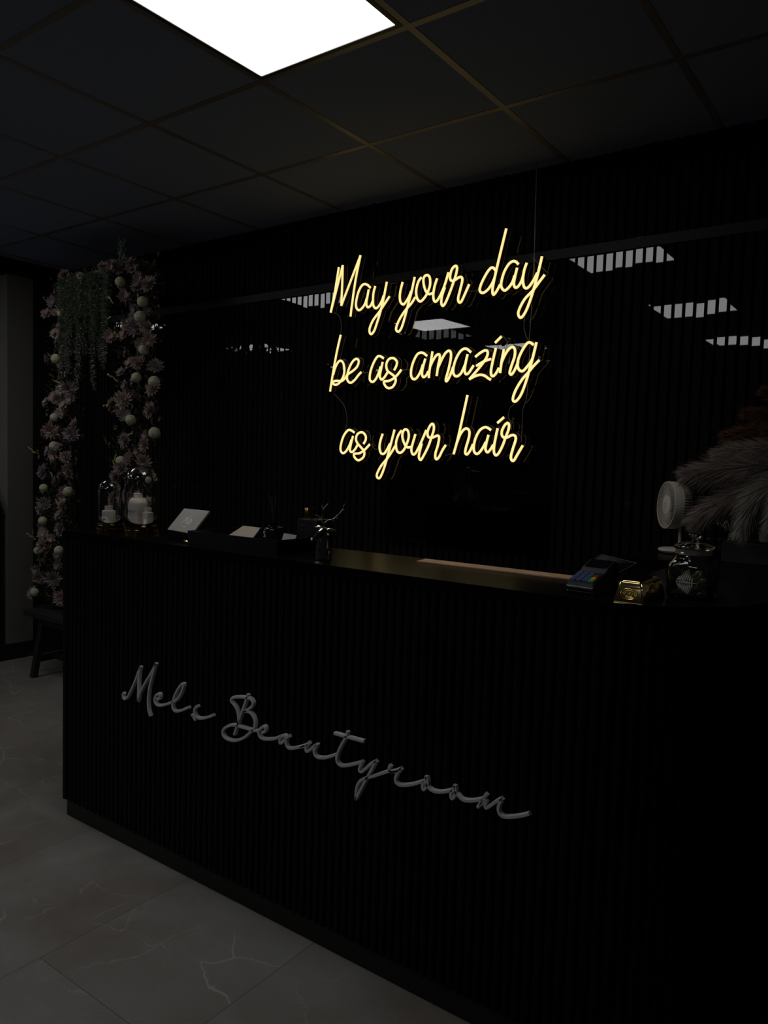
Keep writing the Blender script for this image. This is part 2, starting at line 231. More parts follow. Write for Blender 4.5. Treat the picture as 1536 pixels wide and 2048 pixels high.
BEAUTYROOM = [[[-1.6622,0.6862],[-1.6648,0.6766],[-1.6808,0.6387],[-1.6998,0.5938],[-1.7189,0.5462]],[[-1.7023,0.5789],[-1.7016,0.6097],[-1.7123,0.634],[-1.7345,0.6498],[-1.7275,0.6615],[-1.7016,0.6689],[-1.6732,0.6738],[-1.6506,0.6735],[-1.6392,0.6638],[-1.6458,0.6503],[-1.6638,0.6364],[-1.6778,0.6292]],[[-1.6778,0.6292],[-1.6552,0.6322],[-1.6382,0.6238],[-1.6294,0.6057],[-1.6344,0.5864],[-1.6508,0.5684],[-1.6785,0.5456],[-1.7127,0.5292],[-1.7478,0.5248],[-1.7688,0.5344],[-1.7677,0.5513],[-1.7487,0.5661],[-1.7255,0.5756],[-1.6965,0.5781],[-1.668,0.5786],[-1.6398,0.5791],[-1.6149,0.5829]],[[-1.6149,0.5829],[-1.6042,0.5934],[-1.5908,0.6025],[-1.5838,0.5981],[-1.5876,0.5873],[-1.5984,0.5818]],[[-1.6135,0.5802],[-1.609,0.5683],[-1.5952,0.5636],[-1.5682,0.5681],[-1.5416,0.5774],[-1.5208,0.5893]],[[-1.5013,0.592],[-1.5079,0.5943],[-1.5207,0.5854],[-1.5257,0.5744],[-1.5228,0.5672],[-1.51,0.5762],[-1.4999,0.5884],[-1.4872,0.5983]],[[-1.4998,0.5865],[-1.4994,0.571],[-1.4913,0.5613],[-1.4733,0.5638],[-1.4481,0.5739],[-1.4258,0.5852]],[[-1.4417,0.575],[-1.4244,0.5841],[-1.4098,0.5972]],[[-1.4146,0.5903],[-1.4229,0.5768],[-1.4202,0.5689],[-1.4116,0.572],[-1.3947,0.5876],[-1.3804,0.5977],[-1.3908,0.581],[-1.388,0.5665],[-1.3768,0.5618],[-1.3575,0.5649],[-1.3362,0.5731],[-1.3106,0.5871]],[[-1.2724,0.6617],[-1.2754,0.6482],[-1.2885,0.6248],[-1.3016,0.5995],[-1.3079,0.5775],[-1.3028,0.564],[-1.2887,0.5603],[-1.2681,0.5666],[-1.2412,0.5783],[-1.2235,0.5874]],[[-1.3195,0.6447],[-1.2662,0.6458],[-1.2144,0.6469]],[[-1.2181,0.5924],[-1.2253,0.5751],[-1.2272,0.5638],[-1.2193,0.5623],[-1.2031,0.5774],[-1.1882,0.5921],[-1.1723,0.6042]],[[-1.1723,0.6042],[-1.1835,0.5825],[-1.1979,0.5553],[-1.2125,0.5279],[-1.2251,0.5026],[-1.2367,0.4792]],[[-1.2367,0.4792],[-1.2364,0.503],[-1.2324,0.5205],[-1.2217,0.5362],[-1.2021,0.5488],[-1.1783,0.5606],[-1.1528,0.5747],[-1.1236,0.5904]],[[-1.1252,0.605],[-1.129,0.5952],[-1.1256,0.589],[-1.113,0.5906],[-1.0986,0.5962]],[[-1.123,0.5877],[-1.108,0.5942],[-1.0903,0.6053]],[[-1.0903,0.6053],[-1.1045,0.5837],[-1.107,0.5678],[-1.0976,0.5602],[-1.0797,0.5627],[-1.0534,0.5725],[-1.0191,0.5907]],[[-1.0191,0.5894],[-1.0229,0.576],[-1.0197,0.5682],[-1.0114,0.5767],[-1.0077,0.5926],[-1.0125,0.6048]],[[-1.0125,0.6048],[-1.0134,0.591],[-1.0073,0.5816],[-0.9956,0.5738],[-0.9786,0.5736],[-0.9593,0.5791],[-0.9349,0.5909]],[[-0.9349,0.5909],[-0.9385,0.5778],[-0.9354,0.569],[-0.9275,0.5761],[-0.9241,0.5915],[-0.9279,0.6049]],[[-0.9279,0.6049],[-0.929,0.5925],[-0.9183,0.5835],[-0.9045,0.5755],[-0.8859,0.5773],[-0.8676,0.5838],[-0.8497,0.5925]],[[-0.8388,0.6086],[-0.8496,0.5891],[-0.8617,0.5678]],[[-0.8542,0.5759],[-0.8457,0.5878],[-0.8393,0.5909],[-0.8414,0.5797],[-0.8386,0.5735],[-0.8262,0.583],[-0.8115,0.5978],[-0.7969,0.609]],[[-0.7969,0.609],[-0.8037,0.5931],[-0.8056,0.5786],[-0.8002,0.5686],[-0.7876,0.5666],[-0.7655,0.5733],[-0.7416,0.584],[-0.7252,0.5935]]]
WIRES = [[[-1.4353,2.6611],[-1.4338,2.4771],[-1.4314,2.3741],[-1.4313,2.2712],[-1.4321,2.1886],[-1.4334,2.0641],[-1.4366,1.981],[-1.4393,1.9393]],[[-1.4376,2.6615],[-1.4337,2.3745],[-1.4298,2.1883],[-1.4639,2.0251],[-1.4593,1.9722],[-1.4414,1.9353]],[[-2.5193,2.1524],[-2.486,2.132],[-2.4683,2.086],[-2.4733,2.0417]],[[-2.5094,1.7462],[-2.4657,1.7123],[-2.4321,1.6741],[-2.4171,1.6115],[-2.4282,1.5565]],[[-1.4339,1.9222],[-1.4382,1.7079],[-1.454,1.6447],[-1.4549,1.5062]],[[-1.4929,1.6732],[-1.518,1.6501],[-1.5212,1.6136],[-1.5083,1.592],[-1.5045,1.5597]],[[-1.5579,1.9605],[-1.5427,1.9423],[-1.5438,1.9125]],[[-1.5903,1.9284],[-1.5826,1.9193],[-1.5894,1.9068]],[[-1.4363,2.2801],[-1.4149,2.2587],[-1.3701,2.2121]],[[-2.1316,2.2575],[-2.1519,2.2551],[-2.1813,2.2608]],[[-1.7427,2.1762],[-1.7096,2.1726],[-1.685,2.1852]],[[-2.3361,1.839],[-2.2959,1.842],[-2.2741,1.8337]],[[-2.0874,1.8442],[-2.0587,1.8452],[-2.0386,1.8396]],[[-2.259,1.488],[-2.2307,1.4663],[-2.201,1.4837]],[[-1.8356,1.4417],[-1.8093,1.4513],[-1.7934,1.4493]],[[-1.5703,1.5772],[-1.5602,1.5685],[-1.5597,1.5555]]]
POMPOMS = [[-4.25,2.227],[-4.302,1.961],[-4.259,1.791],[-4.344,1.615],[-4.36,1.443],[-4.443,1.185],[-4.188,1.175],[-4.471,0.98],[-4.505,0.793],[-4.266,0.815],[-4.563,0.522],[-4.051,2.413],[-3.694,2.347],[-3.495,2.22],[-3.493,2.138],[-3.495,1.967],[-3.532,1.82],[-3.399,1.793],[-3.578,1.592],[-3.382,1.522],[-3.683,1.365],[-3.421,1.274]]
DAHLIAS = [[-4.261,1.932],[-4.177,2.033],[-4.362,1.538],[-4.237,1.379],[-4.466,1.085],[-4.236,1.091],[-4.54,0.615],[-4.332,0.638],[-4.593,0.459],[-4.184,1.303],[-4.478,1.279],[-3.467,2.31],[-3.464,2.084],[-3.563,2.092],[-3.416,2.017],[-3.539,1.9],[-3.406,1.875],[-3.652,1.701],[-3.402,1.64],[-3.627,1.479],[-3.463,1.461],[-3.729,1.28],[-3.661,1.327],[-3.462,1.367],[-4.251,2.134],[-4.3,0.939],[-4.133,1.572],[-3.761,1.149],[-3.533,1.161],[-3.403,1.141],[-4.319,1.723],[-4.16,1.778],[-4.455,0.834],[-4.287,0.511],[-4.143,1.514],[-3.391,1.753]]

# ------------------------------------------------------------------ materials
M_slat = mat('black_lacquered_slat', (0.010, 0.009, 0.008), rough=0.012, spec=0.37, noise=(40, 0.3))
M_felt = mat('black_felt_backing', (0.011, 0.010, 0.009), rough=0.95, spec=0.1)
M_rail = mat('charcoal_rail', (0.012, 0.012, 0.012), rough=0.55, spec=0.25)
M_tile = mat('glare_lifted_ceiling_tile', (0.225, 0.265, 0.385), rough=0.9, spec=0.2, noise=(60, 0.08))  # black tiles lifted towards blue; the colour imitates glare around the light panels
M_tee = mat('bronze_grid_tee', (0.27, 0.235, 0.225), rough=0.42, metal=0.40)
M_counter = mat('black_matt_fluting', (0.0024, 0.0024, 0.0026), rough=0.5, spec=0.12)
M_top = mat('black_gloss_worktop', (0.003, 0.003, 0.003), rough=0.27, spec=0.02)
M_plinth = mat('black_plinth', (0.010, 0.010, 0.009), rough=0.45, spec=0.3)
M_letter = mat('grey_raised_letter', (0.52, 0.52, 0.53), rough=0.5)
M_wallg = mat('warm_grey_paint', (0.095, 0.090, 0.080), rough=0.9, noise=(3, 0.06))
M_wallfar = mat('pale_plaster', (0.75, 0.66, 0.60), rough=0.9, noise=(2, 0.06))
M_black = mat('black_plastic', (0.008, 0.008, 0.009), rough=0.4)
M_blackwood = mat('black_stained_wood', (0.010, 0.009, 0.009), rough=0.55, noise=(14, 0.35))
M_gold = mat('polished_gold', (0.85, 0.58, 0.18), rough=0.12, metal=1.0)
M_golddark = mat('aged_gold', (0.45, 0.31, 0.10), rough=0.16, metal=1.0)
M_chrome = mat('dark_chrome', (0.60, 0.56, 0.48), rough=0.10, metal=1.0)
M_glass = mat('clear_glass', (1, 1, 1), rough=0.0, ior=1.46, trans=1.0)
def sheet_mat():
    m = bpy.data.materials.new('clear_sheet'); m.use_nodes = True; nt = m.node_tree; N = nt.nodes
    N.remove(N['Principled BSDF'])
    g = N.new('ShaderNodeBsdfGlossy'); g.inputs['Roughness'].default_value = 0.012
    t = N.new('ShaderNodeBsdfTransparent'); t.inputs[0].default_value = (0.70, 0.70, 0.70, 1); f = N.new('ShaderNodeFresnel'); f.inputs['IOR'].default_value = 1.47
    x = N.new('ShaderNodeMixShader'); nt.links.new(f.outputs[0], x.inputs[0]); nt.links.new(t.outputs[0], x.inputs[1]); nt.links.new(g.outputs[0], x.inputs[2])
    nt.links.new(x.outputs[0], N['Material Output'].inputs[0]); return m
M_sheet = sheet_mat()
M_cream = mat('cream_plastic', (0.62, 0.57, 0.46), rough=0.4)
M_white = mat('white_plastic', (0.60, 0.57, 0.52), rough=0.4)
M_label = mat('white_label', (0.62, 0.61, 0.58), rough=0.5)
M_ink = mat('grey_print', (0.10, 0.10, 0.11), rough=0.6)
M_card = mat('warm_grey_card', (0.34, 0.31, 0.28), rough=0.45, noise=(9, 0.12))
M_whiteink = mat('white_print', (0.85, 0.84, 0.82), rough=0.5)
M_paper = mat('brown_envelope_paper', (0.42, 0.36, 0.28), rough=0.8, noise=(20, 0.12))
M_oak = mat('oak_edge', (0.50, 0.30, 0.17), rough=0.5, noise=(22, 0.25))
M_wire = mat('grey_cable', (0.30, 0.28, 0.26), rough=0.35)
def emat(name, col, s=1.0):
    return mat(name, (0.2, 0.17, 0.1), rough=0.4, emit=col, estr=s)
M_neonf = emat('neon_core', (1.0, 0.81, 0.34), 1.10)
M_neons = emat('neon_side', (1.0, 0.66, 0.20), 1.0)
M_house = mat('neon_housing', (0.05, 0.055, 0.04), rough=0.35)
M_acr = mat('smoked_acrylic', (0.004, 0.004, 0.004), rough=0.1)
M_acre = mat('painted_glow_acrylic_edge', (0.40, 0.27, 0.19), rough=0.5)  # amber base colour paints the neon glow along the clear acrylic edge

def marble():
    m = bpy.data.materials.new('grey_marble_tile'); m.use_nodes = True
    nt = m.node_tree; N = nt.nodes; L = nt.links; b = N['Principled BSDF']
    tc = N.new('ShaderNodeTexCoord')
    # tile id from floor() of the shifted coordinates: 0.55 m wide rows along y, 1.10 m long tiles
    sep = N.new('ShaderNodeSeparateXYZ'); L.new(tc.outputs['Object'], sep.inputs[0])
    def math_(op, a, bb=None, c=None):
        n = N.new('ShaderNodeMath'); n.operation = op
        for i, v in enumerate((a, bb, c)):
            if v is None: continue
            if isinstance(v, (int, float)): n.inputs[i].default_value = v
            else: L.new(v, n.inputs[i])
        return n.outputs[0]
    u = math_('DIVIDE', math_('ADD', sep.outputs[0], 1.94 + 5.5), 0.55)
    ui = math_('FLOOR', u); uf = math_('FRACT', u)
    odd = math_('MODULO', ui, 2.0)
    v = math_('DIVIDE', math_('ADD', math_('ADD', sep.outputs[1], 11.0 - 1.11), math_('MULTIPLY', odd, 0.33)), 1.10)
    vi = math_('FLOOR', v); vf = math_('FRACT', v)
    eu = math_('MINIMUM', uf, math_('SUBTRACT', 1.0, uf)); eu = math_('MULTIPLY', eu, 0.55)
    ev = math_('MINIMUM', vf, math_('SUBTRACT', 1.0, vf)); ev = math_('MULTIPLY', ev, 1.10)
    e = math_('MINIMUM', eu, ev)
    grout = math_('LESS_THAN', e, 0.0013)
    comb = N.new('ShaderNodeCombineXYZ'); L.new(math_('MULTIPLY', ui, 3.7), comb.inputs[0]); L.new(math_('MULTIPLY', vi, 5.3), comb.inputs[1]); L.new(math_('MULTIPLY', ui, 1.9), comb.inputs[2])
    add = N.new('ShaderNodeVectorMath'); add.operation = 'ADD'; L.new(tc.outputs['Object'], add.inputs[0]); L.new(comb.outputs[0], add.inputs[1])
    def noise(sc, det=5, rough=0.55, dist=0.0):
        n = N.new('ShaderNodeTexNoise'); n.inputs['Scale'].default_value = sc; n.inputs['Detail'].default_value = det
        n.inputs['Roughness'].default_value = rough; n.inputs['Distortion'].default_value = dist
        L.new(add.outputs[0], n.inputs['Vector']); return n.outputs['Fac']
    cloud = noise(2.4, 6, 0.62, 0.4)
    r1 = N.new('ShaderNodeValToRGB'); r1.color_ramp.elements[0].position = 0.32; r1.color_ramp.elements[1].position = 0.7
    r1.color_ramp.elements[0].color = (0.148, 0.124, 0.104, 1); r1.color_ramp.elements[1].color = (0.212, 0.208, 0.194, 1)
    L.new(cloud, r1.inputs[0])
    def vein(sc, width, strength, dist, gate_sc, gate_lo):
        f = noise(sc, 3, 0.5, dist)
        d = math_('ABSOLUTE', math_('SUBTRACT', f, 0.5))
        w = math_('SUBTRACT', 1.0, math_('MINIMUM', math_('DIVIDE', d, width), 1.0))
        g = noise(gate_sc, 2)
        gg = math_('MINIMUM', math_('MAXIMUM', math_('MULTIPLY', math_('SUBTRACT', g, gate_lo), 8.0), 0.0), 1.0)
        return math_('MULTIPLY', math_('MULTIPLY', w, gg), strength)
    def crack(sc, width, strength, gate_sc, gate_lo, warp, stretch=1.0):
        nw = N.new('ShaderNodeTexNoise'); nw.inputs['Scale'].default_value = sc * 1.6; nw.inputs['Detail'].default_value = 5
        L.new(add.outputs[0], nw.inputs['Vector'])
        sb = N.new('ShaderNodeVectorMath'); sb.operation = 'SUBTRACT'; L.new(nw.outputs['Color'], sb.inputs[0]); sb.inputs[1].default_value = (0.5, 0.5, 0.5)
        sc_ = N.new('ShaderNodeVectorMath'); sc_.operation = 'SCALE'; L.new(sb.outputs[0], sc_.inputs[0]); sc_.inputs['Scale'].default_value = warp
        ad = N.new('ShaderNodeVectorMath'); ad.operation = 'ADD'; L.new(add.outputs[0], ad.inputs[0]); L.new(sc_.outputs[0], ad.inputs[1])
        mp = N.new('ShaderNodeMapping'); mp.inputs['Scale'].default_value = (1, stretch, 1); mp.inputs['Rotation'].default_value = (0, 0, 0.5); L.new(ad.outputs[0], mp.inputs['Vector'])
        vo = N.new('ShaderNodeTexVoronoi'); vo.voronoi_dimensions = '2D'; vo.feature = 'DISTANCE_TO_EDGE'; vo.inputs['Scale'].default_value = sc; L.new(mp.outputs[0], vo.inputs['Vector'])
        w = math_('SUBTRACT', 1.0, math_('MINIMUM', math_('DIVIDE', vo.outputs['Distance'], width), 1.0))
        g = noise(gate_sc, 3)
        gg = math_('MINIMUM', math_('MAXIMUM', math_('MULTIPLY', math_('SUBTRACT', g, gate_lo), 9.0), 0.0), 1.0)
        return math_('MULTIPLY', math_('MULTIPLY', w, gg), strength)
    v1 = crack(1.5, 0.008, 0.9, 2.2, 0.47, 0.30, 1.8)
    v2 = crack(3.4, 0.014, 0.60, 3.1, 0.50, 0.22, 1.3)
    v3 = crack(1.1, 0.10, 0.22, 1.7, 0.44, 0.5)
    vs = math_('MINIMUM', math_('ADD', math_('ADD', v1, v2), v3), 1.0)
    mx = N.new('ShaderNodeMix'); mx.data_type = 'RGBA'; L.new(vs, mx.inputs[0]); L.new(r1.outputs[0], mx.inputs[6]); mx.inputs[7].default_value = (0.33, 0.325, 0.31, 1)
    mg = N.new('ShaderNodeMix'); mg.data_type = 'RGBA'; L.new(math_('MULTIPLY', grout, 0.75), mg.inputs[0]); L.new(mx.outputs[2], mg.inputs[6]); mg.inputs[7].default_value = (0.06, 0.052, 0.045, 1)
    L.new(mg.outputs[2], b.inputs['Base Color'])
    b.inputs['Roughness'].default_value = 0.55
    b.inputs['Specular IOR Level'].default_value = 0.25
    return m
M_floor = marble()

# ------------------------------------------------------------------ the setting
struct('floor', boxbm(-9, 3.0, -4.5, 6.0, -0.05, 0.0), M_floor)
struct('ceiling', boxbm(-9, 3.0, -4.5, 6.0, ZC + 0.0012, ZC + 0.06), M_tile)

light_cells = []      # (i, j): cell with its low-x, high-y corner on grid crossing (i, -j)
for i in (0, -4, -8):
    for j in (0, -3, -6):
        light_cells.append((i, j))

# grid tees
bm = BM()
w = 0.012
i0, i1 = -11, 8
for i in range(i0, i1 + 1):
    x = GX + TILE * i
    box(bm, x - w, x + w, -4.5, YW + 0.1, ZC - 0.0005, ZC + 0.012)
for j in range(-10, 3):
    y = GY + TILE * j
    if y < YW + 0.1:
        box(bm, -9, 3.0, y - w, y + w, ZC - 0.0003, ZC + 0.012)
struct('trim_1', bm, M_tee)

M_diff = mat('light_diffuser', (0.8, 0.8, 0.8), rough=0.6, emit=(0.985, 0.995, 0.99), estr=PANEL_LIGHT)
M_frame = mat('light_frame', (0.05, 0.045, 0.042), rough=0.5)
def ceiling_light(i, j, label, group=None):
    x0 = GX + TILE * i; y1 = GY + TILE * j
    t = thing('ceiling_light', label, 'ceiling light', (x0 + 0.3, y1 - 0.3, ZC), 0, group)
    bm = BM()
    for a in ((-0.288, 0.288, 0.272, 0.288), (-0.288, 0.288, -0.288, -0.272), (-0.288, -0.272, -0.272, 0.272), (0.272, 0.288, -0.272, 0.272)):
        box(bm, *a, -0.002, 0.010)
    new_obj('frame', bm, M_frame, t)
    new_obj('diffuser', boxbm(-0.272, 0.272, -0.272, 0.272, 0.001, 0.005), M_diff, t)
    return t
seen_as = {
    (0, 0): 'bright square white panel light set in the black grid ceiling, cut by the top edge',
    (0, -3): 'ceiling panel light seen as the striped reflection halfway up the right edge',
    (0, -6): 'ceiling panel light seen as the lowest striped reflection at the right edge',
    (-4, 0): 'ceiling panel light seen as the striped reflection left of the word May',
    (-4, -3): 'ceiling panel light seen as the diamond reflection below the word your in the top line',
    (-4, -6): 'ceiling panel light seen as the faint reflection behind the word amazing',
    (-8, 0): 'ceiling panel light seen as specks of reflection beside the right flower column',
    (-8, -3): 'ceiling panel light seen as the broken reflection left of the word be',
    (-8, -6): 'farthest ceiling panel light, reflected faintly in the slats right of the flower arch'}
for (i, j) in light_cells: ceiling_light(i, j, seen_as[(i, j)], 'ceiling panel lights')

# slatted back wall
struct('wall_back', boxbm(-5.30, 3.0, YW + 0.02, YW + 0.12, 0, ZC + 0.006), M_felt)
bm = BM()
x = -5.26; tp = 0.0; ty = 0.0; k = 0
while x < 1.6:
    if k % 13 == 0: tp = R.gauss(0, 0.0012); ty = R.gauss(0, 0.001)
    pitch = tp + R.gauss(0, 0.0022 if x < -2.2 else 0.0012); yaw = ty + R.gauss(0, 0.0012)
    x0, x1 = x, x + 0.027
    # the slat face, slightly out of true like a hand-fitted batten
    for (za, zb) in ((0.0, 2.274), (2.314, ZC + 0.006)):
        fr = []
        for xx in (x0, x1):
            for zz in (za, zb):
                fr.append(YW + pitch * (zz - 1.7) + yaw * (xx - (x0 + x1) / 2))
        a = [(x0, fr[0], za), (x1, fr[2], za), (x1, YW + 0.022, za), (x0, YW + 0.022, za)]
        b = [(x0, fr[1], zb), (x1, fr[3], zb), (x1, YW + 0.022, zb), (x0, YW + 0.022, zb)]
        hexa(bm, a, b)
    x += 0.040; k += 1
o = struct('wall_back_slats', bm, M_slat); o.name = 'wall_front_of_slats'
o.name = 'wall_slatted'
struct('trim_2', boxbm(-5.26, 1.6, YW - 0.012, YW + 0.022, 2.274, 2.314), M_rail)

# left side: grey pier, black return, opening with a pale wall beyond
XL = -5.015
struct('wall_left', boxbm(XL - 0.12, XL, 2.641, 2.817, 0, 2.57), M_wallg)
struct('wall_return', boxbm(XL - 0.12, XL - 0.002, 2.817, YW + 0.02, 0, ZC), M_felt)
struct('wall_lintel', boxbm(XL - 0.12, XL + 0.01, 1.0, YW, 2.57, ZC), M_felt)
struct('baseboard_left', boxbm(XL, XL + 0.012, 2.1, YW, 0, 0.108), M_black)
struct('wall_beyond', boxbm(-6.9, -6.8, 3.10, 4.2, 0, ZC), M_wallfar)

# ------------------------------------------------------------------ reception counter
XA, XB = -2.672, -0.30            # left end, right face
RC = 0.33                         # rounded front right corner
ct = thing('reception_counter', 'black fluted reception counter with script lettering on its front', 'reception counter', (-1.5, 1.8, 0))
def P_(bm): bmesh.ops.translate(bm, verts=bm.verts[:], vec=(1.5, -1.8, 0)); return bm
def front_path(off=0.0, step=0.0265):
    """front run, round corner, right side; returns (point, outward normal) along the face"""
    out = []
    x = XA
    while x < XB - RC: out.append(((x, YF - off), (0, -1))); x += step
    n = int(RC * math.pi / 2 / step)
    for k in range(n + 1):
        a = -math.pi / 2 + (math.pi / 2) * k / n
        cx, cy = XB - RC, YF + RC
        out.append(((cx + (RC + off) * math.cos(a), cy + (RC + off) * math.sin(a)), (math.cos(a), math.sin(a))))
    y = YF + RC + step
    while y < 2.52: out.append(((XB + off, y), (1, 0))); y += step
    return out
# carcass
bm = BM()
def outline(inset, yb=1.95):
    pts = [(XA + inset, YF + inset)]
    for k in range(13):
        a = -math.pi / 2 + (math.pi / 2) * k / 12
        pts.append((XB - RC + (RC - inset) * math.cos(a), YF + RC + (RC - inset) * math.sin(a)))
    pts += [(XB - inset, 2.53), (XB - 0.34 + inset, 2.53), (XB - 0.34 + inset, yb - inset), (XA + inset, yb - inset)]
    return pts
prism(bm, outline(0.012, 1.91), 0.068, ZT - 0.030)
new_obj('body', P_(bm), M_counter, ct)
# fluting: one continuous pleated skin
bm = BM()
prof = []
for (px, py), (nx, ny) in front_path(0.0):
    tx, ty_ = -ny, nx
    st = 0.0265
    for q, d in ((0.0, -0.006), (0.15, -0.006), (0.25, 0.002), (0.62, 0.004), (0.90, 0.002), (0.98, -0.006)):
        prof.append((px + tx * st * q + nx * (d), py + ty_ * st * q + ny * (d)))
lo = [bm.verts.new((a, b, 0.066)) for a, b in prof]; hi = [bm.verts.new((a, b, ZT - 0.028)) for a, b in prof]
for k in range(len(prof) - 1): bm.faces.new((lo[k], lo[k + 1], hi[k + 1], hi[k]))
bmesh.ops.recalc_face_normals(bm, faces=bm.faces[:])
fl = new_obj('fluted_front', P_(bm), M_counter, ct)
# left end panel
new_obj('end_panel', P_(boxbm(XA - 0.004, XA + 0.014, YF - 0.006, 1.91, 0.066, ZT - 0.03)), M_counter, ct)
# plinth
bm = BM(); prism(bm, outline(0.006, 1.90), 0.0, 0.070); new_obj('plinth', P_(bm), M_plinth, ct)
# worktop with a fine eased edge
bm = BM(); prism(bm, outline(-0.006, 1.96), ZT - 0.030, ZT)
es = [e for e in bm.edges if abs(e.verts[0].co.z - e.verts[1].co.z) < 1e-6]
bmesh.ops.bevel(bm, geom=es, offset=0.0018, segments=2, affect='EDGES')
new_obj('worktop', P_(bm), M_top, ct)
# oak strip along the inner edge
bm = BM(); hexa(bm, [(-1.235, 1.880, ZT), (-0.60, 1.880, ZT), (-0.60, 1.898, ZT), (-1.215, 1.898, ZT)],
     [(-1.235, 1.880, ZT + 0.003), (-0.60, 1.880, ZT + 0.003), (-0.60, 1.898, ZT + 0.010), (-1.215, 1.898, ZT + 0.010)])
tag(new_obj('wooden_strip', bm, M_oak), 'slim light brown wooden strip along the inner edge of the black worktop', 'wooden strip')

def letters(name, strokes, label):
    bm = BM()
    for s in strokes:
        line = catmull(s, 5)
        pr = [(-0.0046, 0.012), (-0.0046, 0.0025), (-0.003, 0.0), (0.003, 0.0), (0.0046, 0.0025), (0.0046, 0.012)]
        sweep_xz(bm, line, pr, [0] * 6, 1.613)
    bmesh.ops.recalc_face_normals(bm, faces=bm.faces[:])
    o = new_obj(name, P_(bm), M_letter, ct, smooth=True); o['label'] = label
letters('lettering', MELS, 'grey raised script word Mels')
letters('lettering', BEAUTYROOM, 'grey raised script word Beautyroom')

# back worktop on the right, behind the counter
bc = thing('back_cabinet', 'low black cabinet top behind the right end of the counter, under the fan', 'cabinet', (0.1, 2.8, 0))
def B_(bm): bmesh.ops.translate(bm, verts=bm.verts[:], vec=(-0.1, -2.8, 0)); return bm
new_obj('body', B_(boxbm(-0.82, 1.0, 2.555, 3.02, 0, ZT - 0.032)), M_counter, bc)
new_obj('worktop', B_(boxbm(-0.83, 1.0, 2.545, 3.03, ZT - 0.03, ZT, bev=0.0015)), M_top, bc)

# ------------------------------------------------------------------ neon sign
sg = thing('neon_sign', 'glowing warm yellow script neon sign hanging before the slatted wall', 'neon sign', (-1.9, 3.0, 1.4))
def G_(bm): bmesh.ops.translate(bm, verts=bm.verts[:], vec=(1.9, -3.0, -1.4)); return bm
YN = 2.987
words_said = {'as2': 'as', 'your2': 'your'}
line_no = {'May': 'top', 'your': 'top', 'day': 'top', 'be': 'middle', 'as': 'middle', 'amazing': 'middle', 'as2': 'bottom', 'your2': 'bottom', 'hair': 'bottom'}
for key, strokes in NEON:
    word = words_said.get(key, key)
    bm, bh = BM(), BM()
    for s in strokes:
        line = catmull(s, 7)
        W = 0.0057
        pr = [(-W, 0.0048), (-W, 0.003), (-W * 0.85, 0.0008), (-W * 0.62, 0.0), (W * 0.62, 0.0), (W * 0.85, 0.0008), (W, 0.003), (W, 0.0048)]
        sweep_xz(bm, line, pr, [1, 1, 0, 0, 0, 1, 1, 1], YN)
        ph = [(-0.0047, 0.026), (-0.0049, 0.0048), (0.0049, 0.0048), (0.0047, 0.026)]
        sweep_xz(bh, line, ph, [0, 0, 0, 0], YN)
        pb = [(-0.0115, 0.030), (-0.0115, 0.027), (-0.0108, 0.026), (0.0108, 0.026), (0.0115, 0.027), (0.0115, 0.030)]
        sweep_xz(bh, line, pb, [2, 2, 1, 2, 2, 1], YN)
    for b_ in (bm, bh): bmesh.ops.recalc_face_normals(b_, faces=b_.faces[:])
    o = new_obj('neon_tube', G_(bm), [M_neonf, M_neons], sg, smooth='all'); o['label'] = 'glowing word %s in the %s line' % (word, line_no[key])
    new_obj('backing', G_(bh), [M_house, M_acr, M_acre], sg)
for wl in WIRES:
    bm = BM(); pts = [(x, 2.999, z) for x, z in catmull(wl, 5)]
    if wl[0][1] > 2.5: pts = [(pts[0][0] - 0.002, 2.999, ZC + 0.004)] + pts
    tube(bm, pts, 0.0014, 5); new_obj('cable', G_(bm), M_wire, sg, smooth='all')

# clear sheet fixed to the slats behind the sign
bm = BM()
bm.faces.new([bm.verts.new(p) for p in ((-2.20, 3.0400, 1.02), (-1.333, 3.0400, 1.02), (-1.333, 3.0265, 2.262), (-2.20, 3.0265, 2.262))])
r_ = bmesh.ops.extrude_face_region(bm, geom=bm.faces[:])
bmesh.ops.translate(bm, verts=[v for v in r_['geom'] if isinstance(v, bmesh.types.BMVert)], vec=(0, 0.003, 0))
bmesh.ops.recalc_face_normals(bm, faces=bm.faces[:])
tag(new_obj('clear_panel', bm, M_sheet), 'clear reflective panel on the slatted wall behind the neon sign', 'panel')

# ------------------------------------------------------------------ bench under the flower arch
bn = thing('bench', 'black wooden bench with splayed legs under the flower arch', 'bench', (-4.05, 2.65, 0))
def N_(bm): bmesh.ops.translate(bm, verts=bm.verts[:], vec=(4.05, -2.65, 0)); return bm
new_obj('seat', N_(boxbm(-4.545, -3.50, 2.49, 2.81, 0.395, 0.432, bev=0.006)), M_blackwood, bn)
for sx in (-1, 1):
    for sy in (-1, 1):
        xt, xb = (-4.05 + sx * 0.38, -4.05 + sx * 0.455); yt, yb = (2.65 + sy * 0.09, 2.65 + sy * 0.115)
        bm = BM(); a = 0.019
        hexa(bm, [(xb - a, yb - a, 0), (xb + a, yb - a, 0), (xb + a, yb + a, 0), (xb - a, yb + a, 0)],
                 [(xt - a, yt - a, 0.396), (xt + a, yt - a, 0.396), (xt + a, yt + a, 0.396), (xt - a, yt + a, 0.396)])
        bmesh.ops.bevel(bm, geom=bm.edges[:], offset=0.004, segments=1, affect='EDGES')
        new_obj('leg', N_(bm), M_blackwood, bn)
    new_obj('stretcher', N_(boxbm(-4.05 + sx * 0.432 - 0.012, -4.05 + sx * 0.432 + 0.012, 2.55, 2.75, 0.10, 0.14)), M_blackwood, bn)
new_obj('stretcher', N_(boxbm(-4.48, -3.62, 2.638, 2.662, 0.11, 0.145)), M_blackwood, bn)
